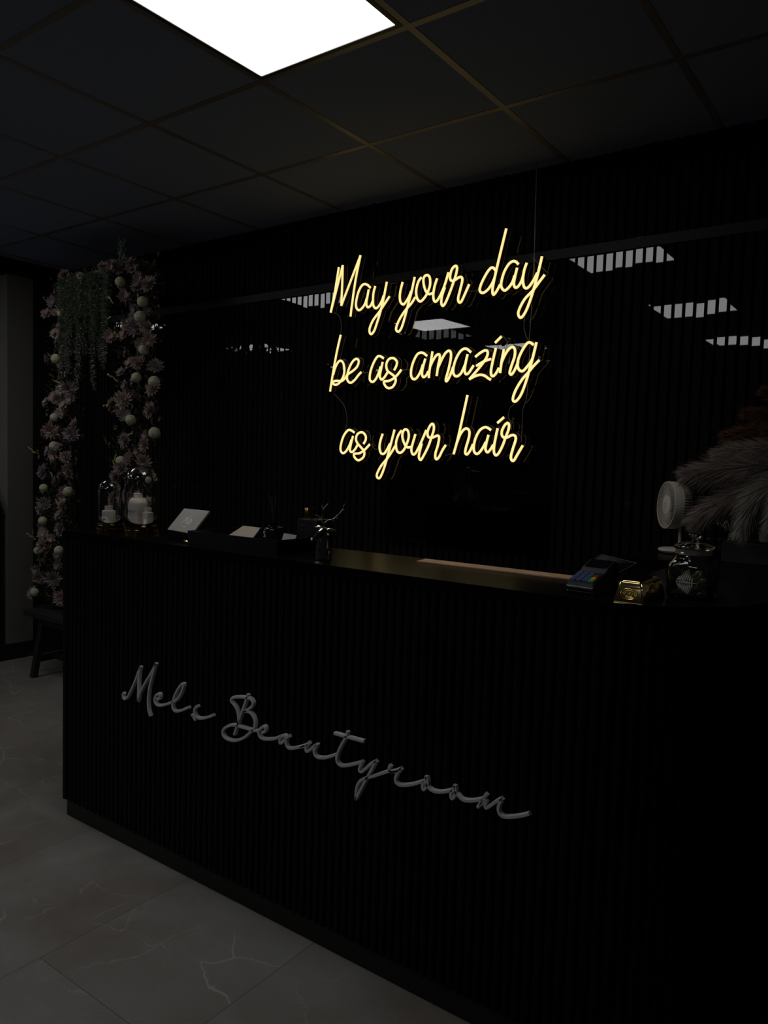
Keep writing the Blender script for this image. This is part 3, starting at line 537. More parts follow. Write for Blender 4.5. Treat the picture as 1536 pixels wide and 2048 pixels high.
new_obj('apron', N_(boxbm(-4.45, -3.65, 2.535, 2.555, 0.35, 0.396)), M_blackwood, bn)

# ------------------------------------------------------------------ flower arch
M_pink = [mat('dusty_pink_petal', (0.24, 0.165, 0.155), rough=0.7), mat('mauve_petal', (0.20, 0.155, 0.165), rough=0.7), mat('blush_petal', (0.29, 0.215, 0.19), rough=0.7)]
M_centre = mat('ochre_flower_centre', (0.26, 0.13, 0.05), rough=0.8)
M_pom = mat('cream_green_pompom', (0.33, 0.325, 0.22), rough=0.9, noise=(160, 0.25))
M_leafd = mat('dark_green_leaf', (0.045, 0.055, 0.035), rough=0.6)
M_leafy = mat('yellow_green_leaf', (0.30, 0.26, 0.07), rough=0.6)
M_sage = mat('sage_trailing_leaf', (0.20, 0.235, 0.18), rough=0.8)
M_sagep = mat('pale_trailing_leaf', (0.30, 0.31, 0.28), rough=0.8)
fa = thing('flower_arch', 'artificial flower arch of dusty pink blooms and hanging greenery standing on the black bench', 'flower arch', (-4.05, 2.65, 0.4365))
FO = Vector((-4.05, 2.65, 0.433))

def leafblade(bm, p, d, up, L, Wd, mi=0, cup=0.15):
    d = d.normalized(); s = d.cross(up)
    if s.length < 1e-4: s = d.orthogonal()
    s.normalize(); n = s.cross(d)
    a = bm.verts.new(p); m1 = bm.verts.new(p + d * L * 0.45 + s * Wd + n * L * cup); m2 = bm.verts.new(p + d * L * 0.45 - s * Wd + n * L * cup)
    m0 = bm.verts.new(p + d * L * 0.5); t = bm.verts.new(p + d * L + n * L * cup * 0.6)
    for f in ((a, m0, m1), (a, m2, m0), (m1, m0, t), (m0, m2, t)): bm.faces.new(f).material_index = mi

def col_x(side, z):
    """centre of a flower column at height z"""
    if side < 0: return -4.50 + (z - 0.45) * 0.115 if z < 1.6 else -4.368 + (z - 1.6) * 0.10
    return -3.80 + (z - 0.45) * 0.14 if z < 1.6 else -3.64 - (z - 1.6) * 0.01

# frame
bm = BM()
for sd in (-1, 1):
    tube(bm, [Vector((col_x(sd, z), 2.66, z)) - FO for z in (0.434, 1.0, 1.6, 2.1, 2.42)], 0.012, 8)
tube(bm, [Vector((-4.30, 2.66, 2.42)) - FO, Vector((-3.62, 2.66, 2.46)) - FO], 0.012, 8)
for sd in (-1, 1):
    x0 = col_x(sd, 0.445); box(bm, x0 - 0.09 + 4.05, x0 + 0.09 + 4.05, -0.06, 0.06, -0.003, 0.008)
new_obj('frame', bm, M_black, fa)
# leafy filling
bm = BM()
for k in range(5200):
    t = R.random()
    if t < 0.44: sd = -1; z = R.uniform(0.47, 2.42); c = Vector((col_x(sd, z), 2.66, z)); w_ = 0.135
    elif t < 0.88: sd = 1; z = R.uniform(0.47, 2.46); c = Vector((col_x(sd, z), 2.66, z)); w_ = 0.15
    else: c = Vector((R.uniform(-4.3, -3.6), 2.66, 2.43)); w_ = 0.055
    p = c + Vector((R.uniform(-w_, w_), R.uniform(-0.06, 0.05), R.uniform(-0.03, 0.03)))
    if p.z < 0.475: p.z = 0.475
    d = Vector((R.uniform(-1, 1), R.uniform(-1.2, 0.4), R.uniform(-0.3, 1)))
    leafblade(bm, p - FO, d, Vector((0, 0, 1)), R.uniform(0.02, 0.045), R.uniform(0.006, 0.012), R.choice((0, 0, 0, 1, 2)))
o = new_obj('foliage', bm, [M_leafd, mat('dull_mauve_leaf', (0.13, 0.085, 0.085), rough=0.7), mat('olive_leaf', (0.085, 0.08, 0.045), rough=0.7)], fa); o['kind'] = 'stuff'
# blooms
def dahlia(r, m, rows=3):
    bm = BM()
    for row in range(rows):
        n = 15 - row * 3; el = math.radians(6 + row * 24); L = r * (1 - 0.17 * row)
        for k in range(n):
            a = 2 * math.pi * (k + 0.5 * (row % 2)) / n + R.uniform(-0.1, 0.1)
            d = Vector((math.cos(a) * math.cos(el), math.sin(a) * math.cos(el), math.sin(el)))
            leafblade(bm, Vector((0, 0, 0.002 * row)), d, Vector((0, 0, 1)), L * R.uniform(0.75, 1.08), L * 0.22, 0, 0.14)
    c = BM(); bmesh.ops.create_icosphere(c, subdivisions=1, radius=r * 0.2)
    me = bpy.data.meshes.new('t'); c.to_mesh(me); c.free()
    n0 = len(bm.faces); bm.from_mesh(me); bm.faces.ensure_lookup_table()
    for f in bm.faces[n0:]: f.material_index = 1
    bpy.data.meshes.remove(me)
    bm.normal_update()
    me = bpy.data.meshes.new('dahlia_flower'); bm.to_mesh(me); bm.free(); me.materials.append(m); me.materials.append(M_centre)
    return me
dahlias = [dahlia(0.056, M_pink[k % 3]) for k in range(6)]
smalls = [dahlia(0.034, M_pink[k % 3], 2) for k in range(6)]
def pompom():
    bm = BM(); bmesh.ops.create_icosphere(bm, subdivisions=4, radius=0.029)
    for v in bm.verts:
        n = v.co.normalized(); f = math.sin(n.x * 31 + 1.3 * n.y * 9) * math.sin(n.y * 29) * math.sin(n.z * 33 + n.x * 5)
        v.co *= 1 + 0.07 * f + R.uniform(-0.015, 0.015)
    me = bpy.data.meshes.new('pompom_flower'); bm.to_mesh(me); bm.free(); me.materials.append(M_pom)
    for p in me.polygons: p.use_smooth = True
    return me
poms = [pompom() for _ in range(3)]
def place(name, me, p, d, scale=1.0):
    o = bpy.data.objects.new(name, me); C.objects.link(o); o.parent = fa
    o.location = Vector(p) - FO
    o.rotation_euler = Vector(d).to_track_quat('Z', 'Y').to_euler()
    o.scale = (scale,) * 3
    return o
for k, (x, z) in enumerate(POMPOMS):
    place('pompom_flower', poms[k % 3], (x, 2.565 + R.uniform(-0.01, 0.02), max(z, 0.485)), (R.uniform(-.4, .6), -1, R.uniform(-.2, .3)), R.uniform(0.86, 1.05))
for k, (x, z) in enumerate(DAHLIAS):
    place('dahlia_flower', dahlias[k % 6], (x, 2.575 + R.uniform(-0.015, 0.02), max(z, 0.515)), (R.uniform(-.3, .9), -1, R.uniform(-.3, .5)), R.uniform(0.9, 1.2))
cnt = 0
while cnt < 98:
    sd = -1 if cnt % 2 else 1
    z = R.uniform(0.53, 2.44); x = col_x(sd, z) + R.uniform(-0.15, 0.15)
    place('small_blossom', smalls[cnt % 6], (x, 2.59 + R.uniform(-0.02, 0.03), z), (R.uniform(-.6, 1), -1, R.uniform(-.4, .7)), R.uniform(1.0, 1.5)); cnt += 1
for k in range(9):
    x = -4.28 + k * 0.08
    place('dahlia_flower', dahlias[k % 6], (x, 2.60, 2.43 + R.uniform(-0.03, 0.03)), (R.uniform(-.3, .5), -1, R.uniform(0, .6)), R.uniform(0.7, 0.9))
# yellow-green sprigs
for k in range(34):
    sd = -1 if k % 2 else 1
    z = R.uniform(0.55, 2.40); x = col_x(sd, z) + (R.choice((-1, 1)) * R.uniform(0.06, 0.17))
    bm = BM(); p = Vector((x, 2.575, z)) - FO
    ax = Vector((R.uniform(-1, 1), R.uniform(-0.6, 0), R.uniform(-0.6, 1))).normalized()
    for q in range(6):
        d = ax + Vector((R.uniform(-.8, .8), R.uniform(-.5, .3), R.uniform(-.8, .8)))
        leafblade(bm, p + ax * 0.011 * q, d, Vector((0, -1, 0)), R.uniform(0.013, 0.021), 0.007, 0)
    new_obj('leaf_sprig', bm, M_leafy, fa)
# hanging greenery
ends = [(-4.27, 1.99), (-4.245, 1.80), (-4.215, 1.93), (-4.18, 2.02), (-4.165, 1.86), (-4.13, 2.03), (-4.105, 1.90), (-4.085, 1.78), (-4.05, 1.98), (-4.03, 1.97), (-3.995, 1.765), (-3.985, 2.05), (-3.95, 2.02), (-3.93, 2.08), (-3.895, 1.93), (-3.87, 1.88), (-3.84, 1.92), (-3.81, 2.05), (-3.77, 2.1), (-4.22, 2.08), (-4.06, 2.06), (-3.91, 2.05)]
ends += [(-4.30 + 0.026 * q, 2.14 + 0.06 * ((q * 5) % 4) / 4) for q in range(20)]
for k, (x, zb) in enumerate(ends):
    bm = BM(); zt = 2.42; n = int((zt - zb) / 0.0065); y0 = 2.58 + R.uniform(-0.05, 0.03); ph = R.uniform(0, 6)
    for q in range(n):
        z = zt - (zt - zb) * q / n
        xx = x + 0.008 * math.sin(z * 9 + ph) + (z - zb) * R.uniform(-0.015, 0.015)
        sp = 0.9 if z - zb > 0.05 else 0.6
        for r_ in range(4):
            a = R.uniform(0, 6.283)
            d = Vector((math.cos(a), math.sin(a) - 0.25, R.uniform(-0.7, 0.1)))
            leafblade(bm, Vector((xx, y0, z)) - FO, d, Vector((0, 0, 1)), R.uniform(0.018, 0.030) * sp, 0.0058, 1 if z < 2.02 else 0)
    new_obj('trailing_vine', bm, [M_sage, M_sagep], fa)
bm = BM()
for k in range(60):
    p = Vector((R.uniform(-3.77, -3.71), 2.62, 2.42 + 0.17 * R.random() ** 1.4)) - FO
    leafblade(bm, p, Vector((R.uniform(-.5, .5), R.uniform(-.6, .2), 1)), Vector((0, -1, 0)), 0.03, 0.005)
new_obj('leaf_sprig', bm, M_sage, fa)

# ------------------------------------------------------------------ beyond the left opening
cb = thing('side_cabinet', 'black cabinet glimpsed past the grey wall at the far left edge', 'cabinet', (XL - 0.25, 2.3, 0))
new_obj('body', boxbm(-0.24, 0.235, -0.5, 0.315, 0, 1.00), M_black, cb)
new_obj('top', boxbm(-0.245, 0.24, -0.51, 0.32, 1.00, 1.02), M_black, cb)
tag(new_obj('dark_screen', boxbm(XL - 0.20, XL - 0.17, 1.9, 2.60, 1.021, 1.24), mat('navy_panel', (0.03, 0.032, 0.045), rough=0.5)), 'dark blue-grey panel standing on the black cabinet at the left edge', 'panel')
tag(new_obj('black_box', boxbm(XL - 0.16, XL - 0.04, 1.9, 2.615, 1.021, 1.075), M_black), 'flat black box on the cabinet before the blue-grey panel at the left edge', 'box')

# ------------------------------------------------------------------ glass domes and bottles
def dome(label, x, y, r, h, name='glass_cloche'):
    t = thing(name, label, 'glass dome', (x, y, ZT))
    bm = BM(); lathe(bm, [(0, 0), (r * 1.02, 0), (r * 1.05, 0.002), (r * 1.05, 0.0125), (r * 1.03, 0.0135), (r * 1.05, 0.0145), (r * 1.05, 0.0245), (r * 1.0, 0.026), (0, 0.026)], 56)
    new_obj('gold_base', bm, M_golddark, t, smooth=True)
    z0, th = 0.0262, 0.0018; H = h - z0; rr = r * 0.94
    out = [(rr, z0)] + [(rr, z0 + (H - rr) * k / 4) for k in range(1, 5)] + [(rr * math.cos(a * math.pi / 24), z0 + H - rr + rr * math.sin(a * math.pi / 24)) for a in range(1, 12)] + [(0, z0 + H)]
    ri = rr - th
    inn = [(0, z0 + H - th)] + [(ri * math.cos(a * math.pi / 24), z0 + H - rr + ri * math.sin(a * math.pi / 24)) for a in range(11, 0, -1)] + [(ri, z0 + (H - rr) * k / 4) for k in range(4, -1, -1)]
    bm = BM(); lathe(bm, out + inn + [(rr, z0)], 56)
    bmesh.ops.remove_doubles(bm, verts=bm.verts[:], dist=1e-6); bmesh.ops.recalc_face_normals(bm, faces=bm.faces[:])
    new_obj('dome', bm, M_glass, t, smooth='all')
    return t
dome('smaller clear glass dome on a gold base at the far left of the counter', -2.545, 1.735, 0.046, 0.198)
dome('larger clear glass dome on a gold base, second from the counter end', -2.425, 1.790, 0.066, 0.255)

VX = Vector((0.8090, 0.5878, 0)); VD = Vector((-0.5878, 0.8090, 0))   # across / away as one stands in front
def bottle(label, x, y, r, hb, hc, rc, m, shoulder=0.3, text=None, square=False, rot=0.0, sq=0.0, lab=True):
    t = thing('bottle', label, 'bottle', (x, y, ZT + 0.0262), rot)
    def f(a, z): return 1.0 / max(abs(math.cos(a)), abs(math.sin(a))) ** sq
    sh = hb * shoulder
    pr = [(0, 0), (r * 0.96, 0), (r, 0.002), (r, hb - sh)] + [(rc * 0.95 + (r - rc * 0.95) * math.cos(k * math.pi / 12), hb - sh + sh * math.sin(k * math.pi / 12)) for k in range(1, 7)]
    pr += [(rc * 0.85, hb + 0.003), (0, hb + 0.003)]
    bm = BM(); lathe(bm, pr, 48, squash=f if sq else None); new_obj('body', bm, m, t, smooth=True)
    bm = BM(); lathe(bm, [(0, hb + 0.002), (rc, hb + 0.002), (rc, hb + hc * 0.45), (rc * 0.97, hb + hc * 0.5), (rc, hb + hc * 0.55), (rc, hb + hc), (rc * 0.93, hb + hc + 0.001), (0, hb + hc + 0.001)], 40); new_obj('cap', bm, M_white, t, smooth=True)
    if lab:
        bm = BM(); n = 20; z0, z1 = hb * 0.10, (hb - sh) * 0.97; rl = r + 0.0005
        a0, a1 = -math.pi * 0.74, -math.pi * 0.20
        pts = []
        for k in range(n + 1):
            a = a0 + (a1 - a0) * k / n; s = f(a, 0) if sq else 1
            pts.append((rl * s * math.cos(a), rl * s * math.sin(a)))
        for (p, q) in zip(pts, pts[1:]):
            va = [bm.verts.new((p[0], p[1], z0)), bm.verts.new((q[0], q[1], z0)), bm.verts.new((q[0], q[1], z1)), bm.verts.new((p[0], p[1], z1))]
            bm.faces.new(va)
        lb = new_obj('label', bm, M_label, t)
        if text:
            # printed lines bent round the bottle
            def wrap(o, zc, a_mid):
                for v in o.data.vertices:
                    a = a_mid + v.co.x / r; s = f(a, 0) if sq else 1
                    rad = (rl + 0.0003 + v.co.z) * s; z = zc + v.co.y
                    v.co = Vector((rad * math.cos(a), rad * math.sin(a), z))
            for body, size, zc in text:
                o = text_mesh(body, size, M_ink, lb, Matrix.Identity(4), 'print', 0.0001, 'CENTER', 0.0)
                wrap(o, zc, -math.pi * 0.46)
            if hb < 0.075:
                bm = BM()
                for k in range(8):
                    va = []
                    for kk, zz in ((k, 0.022), (k + 1, 0.022), (k + 1, 0.0245), (k, 0.0245)):
                        a = -math.pi * 0.70 + math.pi * 0.34 * kk / 8; s = f(a, 0) if sq else 1
                        va.append(bm.verts.new(((rl + 0.0003) * s * math.cos(a), (rl + 0.0003) * s * math.sin(a), zz)))
                    bm.faces.new(va)
                new_obj('print', bm, M_black, lb)
    return t
bottle('small white bottle with printed label inside the smaller glass dome', -2.540, 1.727, 0.0235, 0.055, 0.015, 0.0145, M_cream, 0.05, [('OLAPLEX', 0.0085, 0.035), ('BOND', 0.004, 0.046), ('NET WT', 0.003, 0.012), ('100 ML', 0.003, 0.008)], sq=0.12)
bottle('tall cream bottle with white cap inside the larger glass dome', -2.4462, 1.7884, 0.0355, 0.106, 0.016, 0.0165, M_cream, 0.26, [('OLAPLEX', 0.0105, 0.052), ('N.1 BOND', 0.0035, 0.046), ('MULTIPLIER', 0.0035, 0.024), ('500 ML', 0.0035, 0.018)])
bottle('small plain white bottle beside the tall cream one inside the larger glass dome', -2.3894, 1.7908, 0.0185, 0.055, 0.014, 0.014, M_white, 0.05, None, sq=0.12, lab=False)
# lift nothing: the bottles stand on the gold bases

# ------------------------------------------------------------------ card on a leaf holder
hd = thing('card_holder', 'small gold leaf-shaped card holder on the counter right of the domes', 'card holder', (-2.075, 1.742, ZT))
bm = BM()
n = 14; top_, bot = [], []
for k in range(n):
    a = 2 * math.pi * k / n; rr = 0.034 * (1 + 0.10 * (k % 2))
    bot.append((rr * math.cos(a), rr * 0.75 * math.sin(a), 0)); top_.append((rr * 0.92 * math.cos(a), rr * 0.69 * math.sin(a), 0.005))
hexa(bm, bot, top_); new_obj('foot', bm, M_gold, hd, smooth=True)
bm = BM(); tube(bm, [(0.006, 0.004, 0.004), (0.004, 0.006, 0.014), (0, 0.002, 0.022), (-0.004, -0.004, 0.030)], [0.003, 0.002, 0.002, 0.002], 8); new_obj('stem', bm, M_golddark, hd, smooth='all')
for sx, L in ((-0.6, 0.020), (0.5, 0.022), (-1.2, 0.017), (1.1, 0.016)):
    bm = BM(); leafblade(bm, Vector((0.004 * sx, -0.006, 0.028)), Vector((sx, -0.5, 0.7)), Vector((0, -1, 0)), L, 0.006, 0, 0.2)
    bmesh.ops.solidify(bm, geom=bm.faces[:], thickness=0.0012)
    new_obj('leaf', bm, M_gold, hd)
cd = thing('business_card_stack', 'grey cards printed with a white script monogram leaning on the gold holder', 'card', (-2.108, 1.745, ZT + 0.030))
# leaning slab: bottom edge left-low, top edge right-high
Pbl, Pbr, Ptr, Ptl = Vector((-0.080, -0.022, 0.004)), Vector((0.062, -0.030, 0.0)), Vector((0.090, 0.020, 0.078)), Vector((-0.052, 0.028, 0.078))
nn = (Pbr - Pbl).cross(Ptl - Pbl).normalized() * 0.006
bm = BM(); hexa(bm, [Pbl - nn, Pbr - nn, Ptr - nn, Ptl - nn][::1], [Pbl, Pbr, Ptr, Ptl])
bmesh.ops.recalc_face_normals(bm, faces=bm.faces[:])
new_obj('card', bm, M_card, cd)
ex = (Pbr - Pbl).normalized(); ey = (Ptl - Pbl).normalized(); o0 = Pbl + nn * 0.06
bm = BM()
for s in ([(0.050, 0.030), (0.056, 0.062), (0.060, 0.040)], [(0.058, 0.040), (0.072, 0.070), (0.070, 0.050), (0.071, 0.033)], [(0.074, 0.034), (0.084, 0.062), (0.078, 0.036), (0.084, 0.052), (0.092, 0.048), (0.089, 0.036), (0.078, 0.034)], [(0.064, 0.020), (0.072, 0.022), (0.080, 0.020)]):
    pts = [o0 + ex * a + ey * b for a, b in catmull(s, 5)]
    tube(bm, pts, 0.0014, 5)
new_obj('monogram', bm, M_whiteink, cd)

# ------------------------------------------------------------------ black tray and what it holds
tr = thing('organiser_tray', 'long low black tray in the middle of the counter, left of the deer', 'tray', (-1.80, 1.775, ZT))
bm = BM(); x0, x1, y0, y1, h, t_ = -0.215, 0.195, -0.105, 0.105, 0.046, 0.005
box(bm, x0, x1, y0, y1, 0, 0.005)
box(bm, x0, x1, y0, y0 + t_, 0.005, h); box(bm, x0, x1, y1 - t_, y1, 0.005, h); box(bm, x0, x0 + t_, y0 + t_, y1 - t_, 0.005, h); box(bm, x1 - t_, x1, y0 + t_, y1 - t_, 0.005, h)
new_obj('tray_body', bm, mat('black_tray', (0.005, 0.005, 0.005), rough=0.4, spec=0.3), tr)
bm = BM(); hexa(bm, [(-1.985, 1.785, ZT + 0.006), (-1.835, 1.770, ZT + 0.006), (-1.835, 1.774, ZT + 0.006), (-1.985, 1.789, ZT + 0.006)],
    [(-1.925, 1.835, ZT + 0.060), (-1.840, 1.832, ZT + 0.059), (-1.840, 1.836, ZT + 0.059), (-1.925, 1.839, ZT + 0.060)])
tag(new_obj('envelope', bm, M_paper), 'brown paper envelope sticking up from the black tray', 'envelope')
bm = BM(); hexa(bm, [(-1.705, 1.785, ZT + 0.006), (-1.650, 1.785, ZT + 0.006), (-1.650, 1.788, ZT + 0.006), (-1.705, 1.788, ZT + 0.006)],
    [(-1.705, 1.805, ZT + 0.053), (-1.650, 1.805, ZT + 0.050), (-1.650, 1.808, ZT + 0.050), (-1.705, 1.808, ZT + 0.053)])
tag(new_obj('leaflet', bm, mat('grey_leaflet', (0.32, 0.32, 0.33), rough=0.6, noise=(60, 0.3))), 'small grey printed leaflet at the right end of the black tray', 'leaflet')
df = thing('scent_diffuser', 'squat black glass diffuser with thin reeds and a pale emblem, in the tray', 'diffuser', (-1.768, 1.822, ZT + 0.0055))
def rsq(a, z): return 1.0 / max(abs(math.cos(a)), abs(math.sin(a))) ** 0.75
bm = BM(); lathe(bm, [(0, 0), (0.033, 0), (0.035, 0.002), (0.035, 0.056), (0.032, 0.062), (0.016, 0.065), (0.013, 0.067), (0.013, 0.078), (0, 0.078)], 48, squash=rsq)
new_obj('flask', bm, mat('black_glass', (0.004, 0.004, 0.005), rough=0.08), df, smooth=True)
for k in range(5):
    bm = BM(); a = k * 1.25; tube(bm, [(0, 0, 0.076), (0.014 * math.cos(a) - 0.008, 0.014 * math.sin(a), 0.172 - 0.008 * (k % 3))], 0.0011, 5); new_obj('reed', bm, M_blackwood, df)
def emblem(parent, cx, y, cz, s, m):
    bm = BM()
    S_ = [(0.5, 0.8), (0.0, 1.0), (-0.5, 0.75), (-0.3, 0.3), (0.3, -0.2), (0.5, -0.7), (0.0, -1.0), (-0.5, -0.8)]
    tube(bm, [(cx + a * s * 0.8, y, cz + b * s) for a, b in catmull(S_, 4)], s * 0.16, 6)
    tube(bm, [(cx - s * 0.55, y, cz + s * 1.1), (cx + s * 0.55, y, cz - s * 1.1)], s * 0.12, 6)
    new_obj('emblem', bm, m, parent)
emblem(df, -0.006, -0.0357, 0.040, 0.0085, mat('pale_emblem', (0.5, 0.48, 0.44), rough=0.4))
pf = thing('perfume_box', 'tall black box with a small gold emblem, behind the tray left of the deer', 'box', (-1.672, 1.900, ZT))
new_obj('box_body', boxbm(-0.036, 0.052, -0.03, 0.045, 0, 0.098, bev=0.002), M_black, pf)
emblem(pf, -0.014, -0.0305, 0.068, 0.0085, M_gold)
bm = BM(); lathe(bm, [(0, 0), (0.0165, 0), (0.0165, 0.034), (0.0155, 0.036), (0, 0.036)], 40)
tag(new_obj('gold_cap_bottle', bm, M_golddark, smooth=True, loc=(-1.688, 1.905, ZT + 0.098)), 'short gold cylinder standing on top of the tall black box', 'gold cylinder')

# ------------------------------------------------------------------ deer bust
dr = thing('deer_figurine', 'small dark chrome deer bust with antlers on the counter front', 'figurine', (-1.452, 1.700, ZT), math.atan2(VX.y, VX.x))
K = 0.0001137
def dp(px, py, d=0.0): return ((px - 560) * K, d, (1650 - py) * K)
bm = BM()
lathe(bm, [(0, 0), (0.0255, 0), (0.0260, 0.003), (0.0250, 0.008), (0.0235, 0.022), (0.0205, 0.040), (0.0180, 0.058), (0.0165, 0.070), (0.012, 0.078), (0, 0.080)], 30)
for v in bm.verts:
    a_ = math.atan2(v.co.y, v.co.x); f_ = 1 + 0.10 * math.sin(5 * a_ + 90 * v.co.z)
    v.co.x *= f_; v.co.y *= 0.8 * f_; v.co.x += 0.002 + 0.05 * v.co.z
new_obj('neck', bm, M_chrome, dr, smooth='all')
bm = BM()
tube(bm, [dp(650, 900, 0.006), dp(600, 900, 0.002), dp(540, 930, -0.004), dp(460, 1000, -0.012), dp(390, 1070, -0.019), dp(330, 1110, -0.024), dp(300, 1125, -0.027)], [0.010, 0.0135, 0.0135, 0.0115, 0.0085, 0.0068, 0.0045], 12)
new_obj('head', bm, M_chrome, dr, smooth='all')
for s_ in ([(650, 850, 0.0), (720, 850, 0.0), (800, 880, 0.0), (880, 900, 0), (935, 905, 0)], [(560, 840, 0.0), (500, 810, 0.004), (440, 790, 0.006), (390, 795, 0.007), (350, 790, 0.008)]):
    bm = BM(); tube(bm, [dp(*q) for q in s_], [0.003, 0.0055, 0.0068, 0.0050, 0.0012], 10, flat=0.5); new_obj('ear', bm, M_chrome, dr, smooth='all')
for ch in ([[(600, 800), (585, 690), (550, 560), (562, 420), (590, 320), (640, 250), (690, 185)], [(575, 340), (545, 290), (520, 240)], [(575, 660), (520, 590), (465, 540), (410, 505), (360, 488)], [(560, 660), (510, 610), (440, 622)]],
           [[(610, 800), (620, 700), (690, 625), (800, 600), (900, 520), (1000, 425), (1060, 340), (1085, 260), (1120, 180)], [(870, 550), (910, 565), (955, 560)], [(850, 570), (840, 620), (810, 655)], [(1040, 370), (1060, 345), (1100, 335)]]):
    bm = BM()
    for q in ch:
        pts = catmull([dp(a, b) for a, b in q], 4); n = len(pts)
        tube(bm, pts, [0.0021 - 0.0012 * i / n for i in range(n)], 8)
    new_obj('antler', bm, M_chrome, dr, smooth='all')

# ------------------------------------------------------------------ card terminal
ct_ = thing('card_terminal', 'black card payment terminal with blue lit keys on the counter', 'card terminal', (-0.656, 1.700, ZT), math.radians(-6)); ct_.scale = (0.92, 0.92, 0.80)
M_term = mat('charcoal_plastic', (0.009, 0.010, 0.013), rough=0.35)
bm = BM()
w2 = 0.036
side = [(-0.008, 0.0), (-0.014, 0.018), (-0.010, 0.034), (0.052, 0.056), (0.070, 0.070), (0.110, 0.088), (0.128, 0.082), (0.135, 0.04), (0.130, 0.0)]
a = [bm.verts.new((-w2, y, z)) for y, z in side]; b = [bm.verts.new((w2, y, z)) for y, z in side]
for k in range(len(side)):
    j = (k + 1) % len(side); bm.faces.new((a[k], b[k], b[j], a[j]))
bm.faces.new(a[::-1]); bm.faces.new(b)
bmesh.ops.recalc_face_normals(bm, faces=bm.faces[:]); bmesh.ops.bevel(bm, geom=bm.edges[:], offset=0.002, segments=2, affect='EDGES')
new_obj('housing', bm, M_term, ct_)
bm = BM(); tube(bm, [(-w2, -0.0135, 0.020), (w2, -0.0135, 0.020)], 0.0012, 6); tube(bm, [(-w2, -0.010, 0.006), (w2, -0.010, 0.006)], 0.001, 6); new_obj('edge_trim', bm, mat('grey_trim', (0.10, 0.11, 0.12), rough=0.3), ct_)
M_key = mat('blue_backlit_key', (0.03, 0.045, 0.11), rough=0.5, emit=(0.20, 0.32, 0.85), estr=0.018)
def keypos(r, c): y = -0.004 + r * 0.0125; return ((c - 1.5) * 0.0165 - 0.001, y, 0.0362 + (y + 0.010) * (0.022 / 0.062))
key0 = None
def keybm(m, r, c, wx=0.0062):
    x, y, z = keypos(r, c); bm = BM(); s = 0.022 / 0.062
    hexa(bm, [(x - wx, y, z - 0.002), (x + wx, y, z - 0.002), (x + wx, y + 0.0085, z - 0.002 + s * .0085), (x - wx, y + 0.0085, z - 0.002 + s * .0085)],
         [(x - wx, y, z + 0.002), (x + wx, y, z + 0.002), (x + wx, y + 0.0085, z + 0.002 + s * .0085), (x - wx, y + 0.0085, z + 0.002 + s * .0085)])
    new_obj('key', bm, m, ct_)
for r_ in range(4):
    for c_ in range(3): keybm(M_key, r_, c_)
keybm(mat('green_key', (0.02, 0.25, 0.05), emit=(0.02, 0.6, 0.08), estr=0.03), 0, 3, 0.007)
keybm(mat('yellow_key', (0.4, 0.3, 0.03), emit=(0.8, 0.5, 0.03), estr=0.04), 1, 3, 0.0055)
keybm(mat('red_key', (0.35, 0.02, 0.02), emit=(0.7, 0.03, 0.02), estr=0.02), 2, 3, 0.0055)
bm = BM(); hexa(bm, [(-0.028, 0.068, 0.0690), (0.028, 0.068, 0.0690), (0.028, 0.106, 0.0865), (-0.028, 0.106, 0.0865)], [(-0.028, 0.067, 0.0712), (0.028, 0.067, 0.0712), (0.028, 0.105, 0.0887), (-0.028, 0.105, 0.0887)])
new_obj('screen', bm, mat('terminal_screen', (0.005, 0.006, 0.010), rough=0.1), ct_)

tb = thing('tablet', 'thin black tablet leaning behind the card terminal', 'tablet', (-0.665, 1.885, ZT), math.radians(8))
bm = BM(); q = [(-0.042, -0.02, 0.052), (0.030, -0.03, 0.030), (0.062, 0.06, 0.052), (-0.028, 0.07, 0.066)]
hexa(bm, [(x, y, z - 0.006) for x, y, z in q], q); new_obj('slab', bm, mat('tablet_glass', (0.008, 0.008, 0.009), rough=0.15, spec=0.2), tb)
bm = BM()
for k in range(4): tube(bm, [q[k], q[(k + 1) % 4]], 0.0014, 6)
new_obj('rim', bm, mat('tablet_rim', (0.12, 0.12, 0.13), rough=0.3), tb)
bm = BM(); hexa(bm, [(-0.02, 0.0, 0), (0.03, 0.0, 0), (0.03, 0.05, 0), (-0.02, 0.05, 0)], [(-0.01, 0.01, 0.042), (0.02, 0.01, 0.034), (0.02, 0.04, 0.040), (-0.01, 0.04, 0.048)]); new_obj('stand', bm, M_black, tb)

# ------------------------------------------------------------------ gold bar
gb = thing('gold_bar', 'shiny gold bar with an embossed oval on its end, left of the glass jar', 'gold bar', (-0.532, 1.652, ZT), math.radians(-2))
bm = BM()
lv = [[bm.verts.new(q) for q in ((-0.034 + i_, i_, z_), (0.034 - i_, i_, z_), (0.034 - i_, 0.150 - i_, z_), (-0.034 + i_, 0.150 - i_, z_))] for i_, z_ in ((0, 0), (0.0075, 0.0335), (0.0125, 0.046))]
for p_, q_2 in zip(lv, lv[1:]):
    for k in range(4): bm.faces.new((p_[k], p_[(k + 1) % 4], q_2[(k + 1) % 4], q_2[k]))
bm.faces.new(lv[-1]); bm.faces.new(lv[0][::-1])
bmesh.ops.bevel(bm, geom=bm.edges[:], offset=0.003, segments=3, affect='EDGES')
for v in bm.verts: v.co.z = max(v.co.z, 0)
new_obj('bar_body', bm, mat('mirror_gold', (0.85, 0.66, 0.28), rough=0.06, metal=1.0), gb, smooth=True)
def gp(u, v): return (u, 0.0075 * (v * 0.92 - 0.003) / 0.0335 - 0.0007, v * 0.92 - 0.003)
bm = BM()
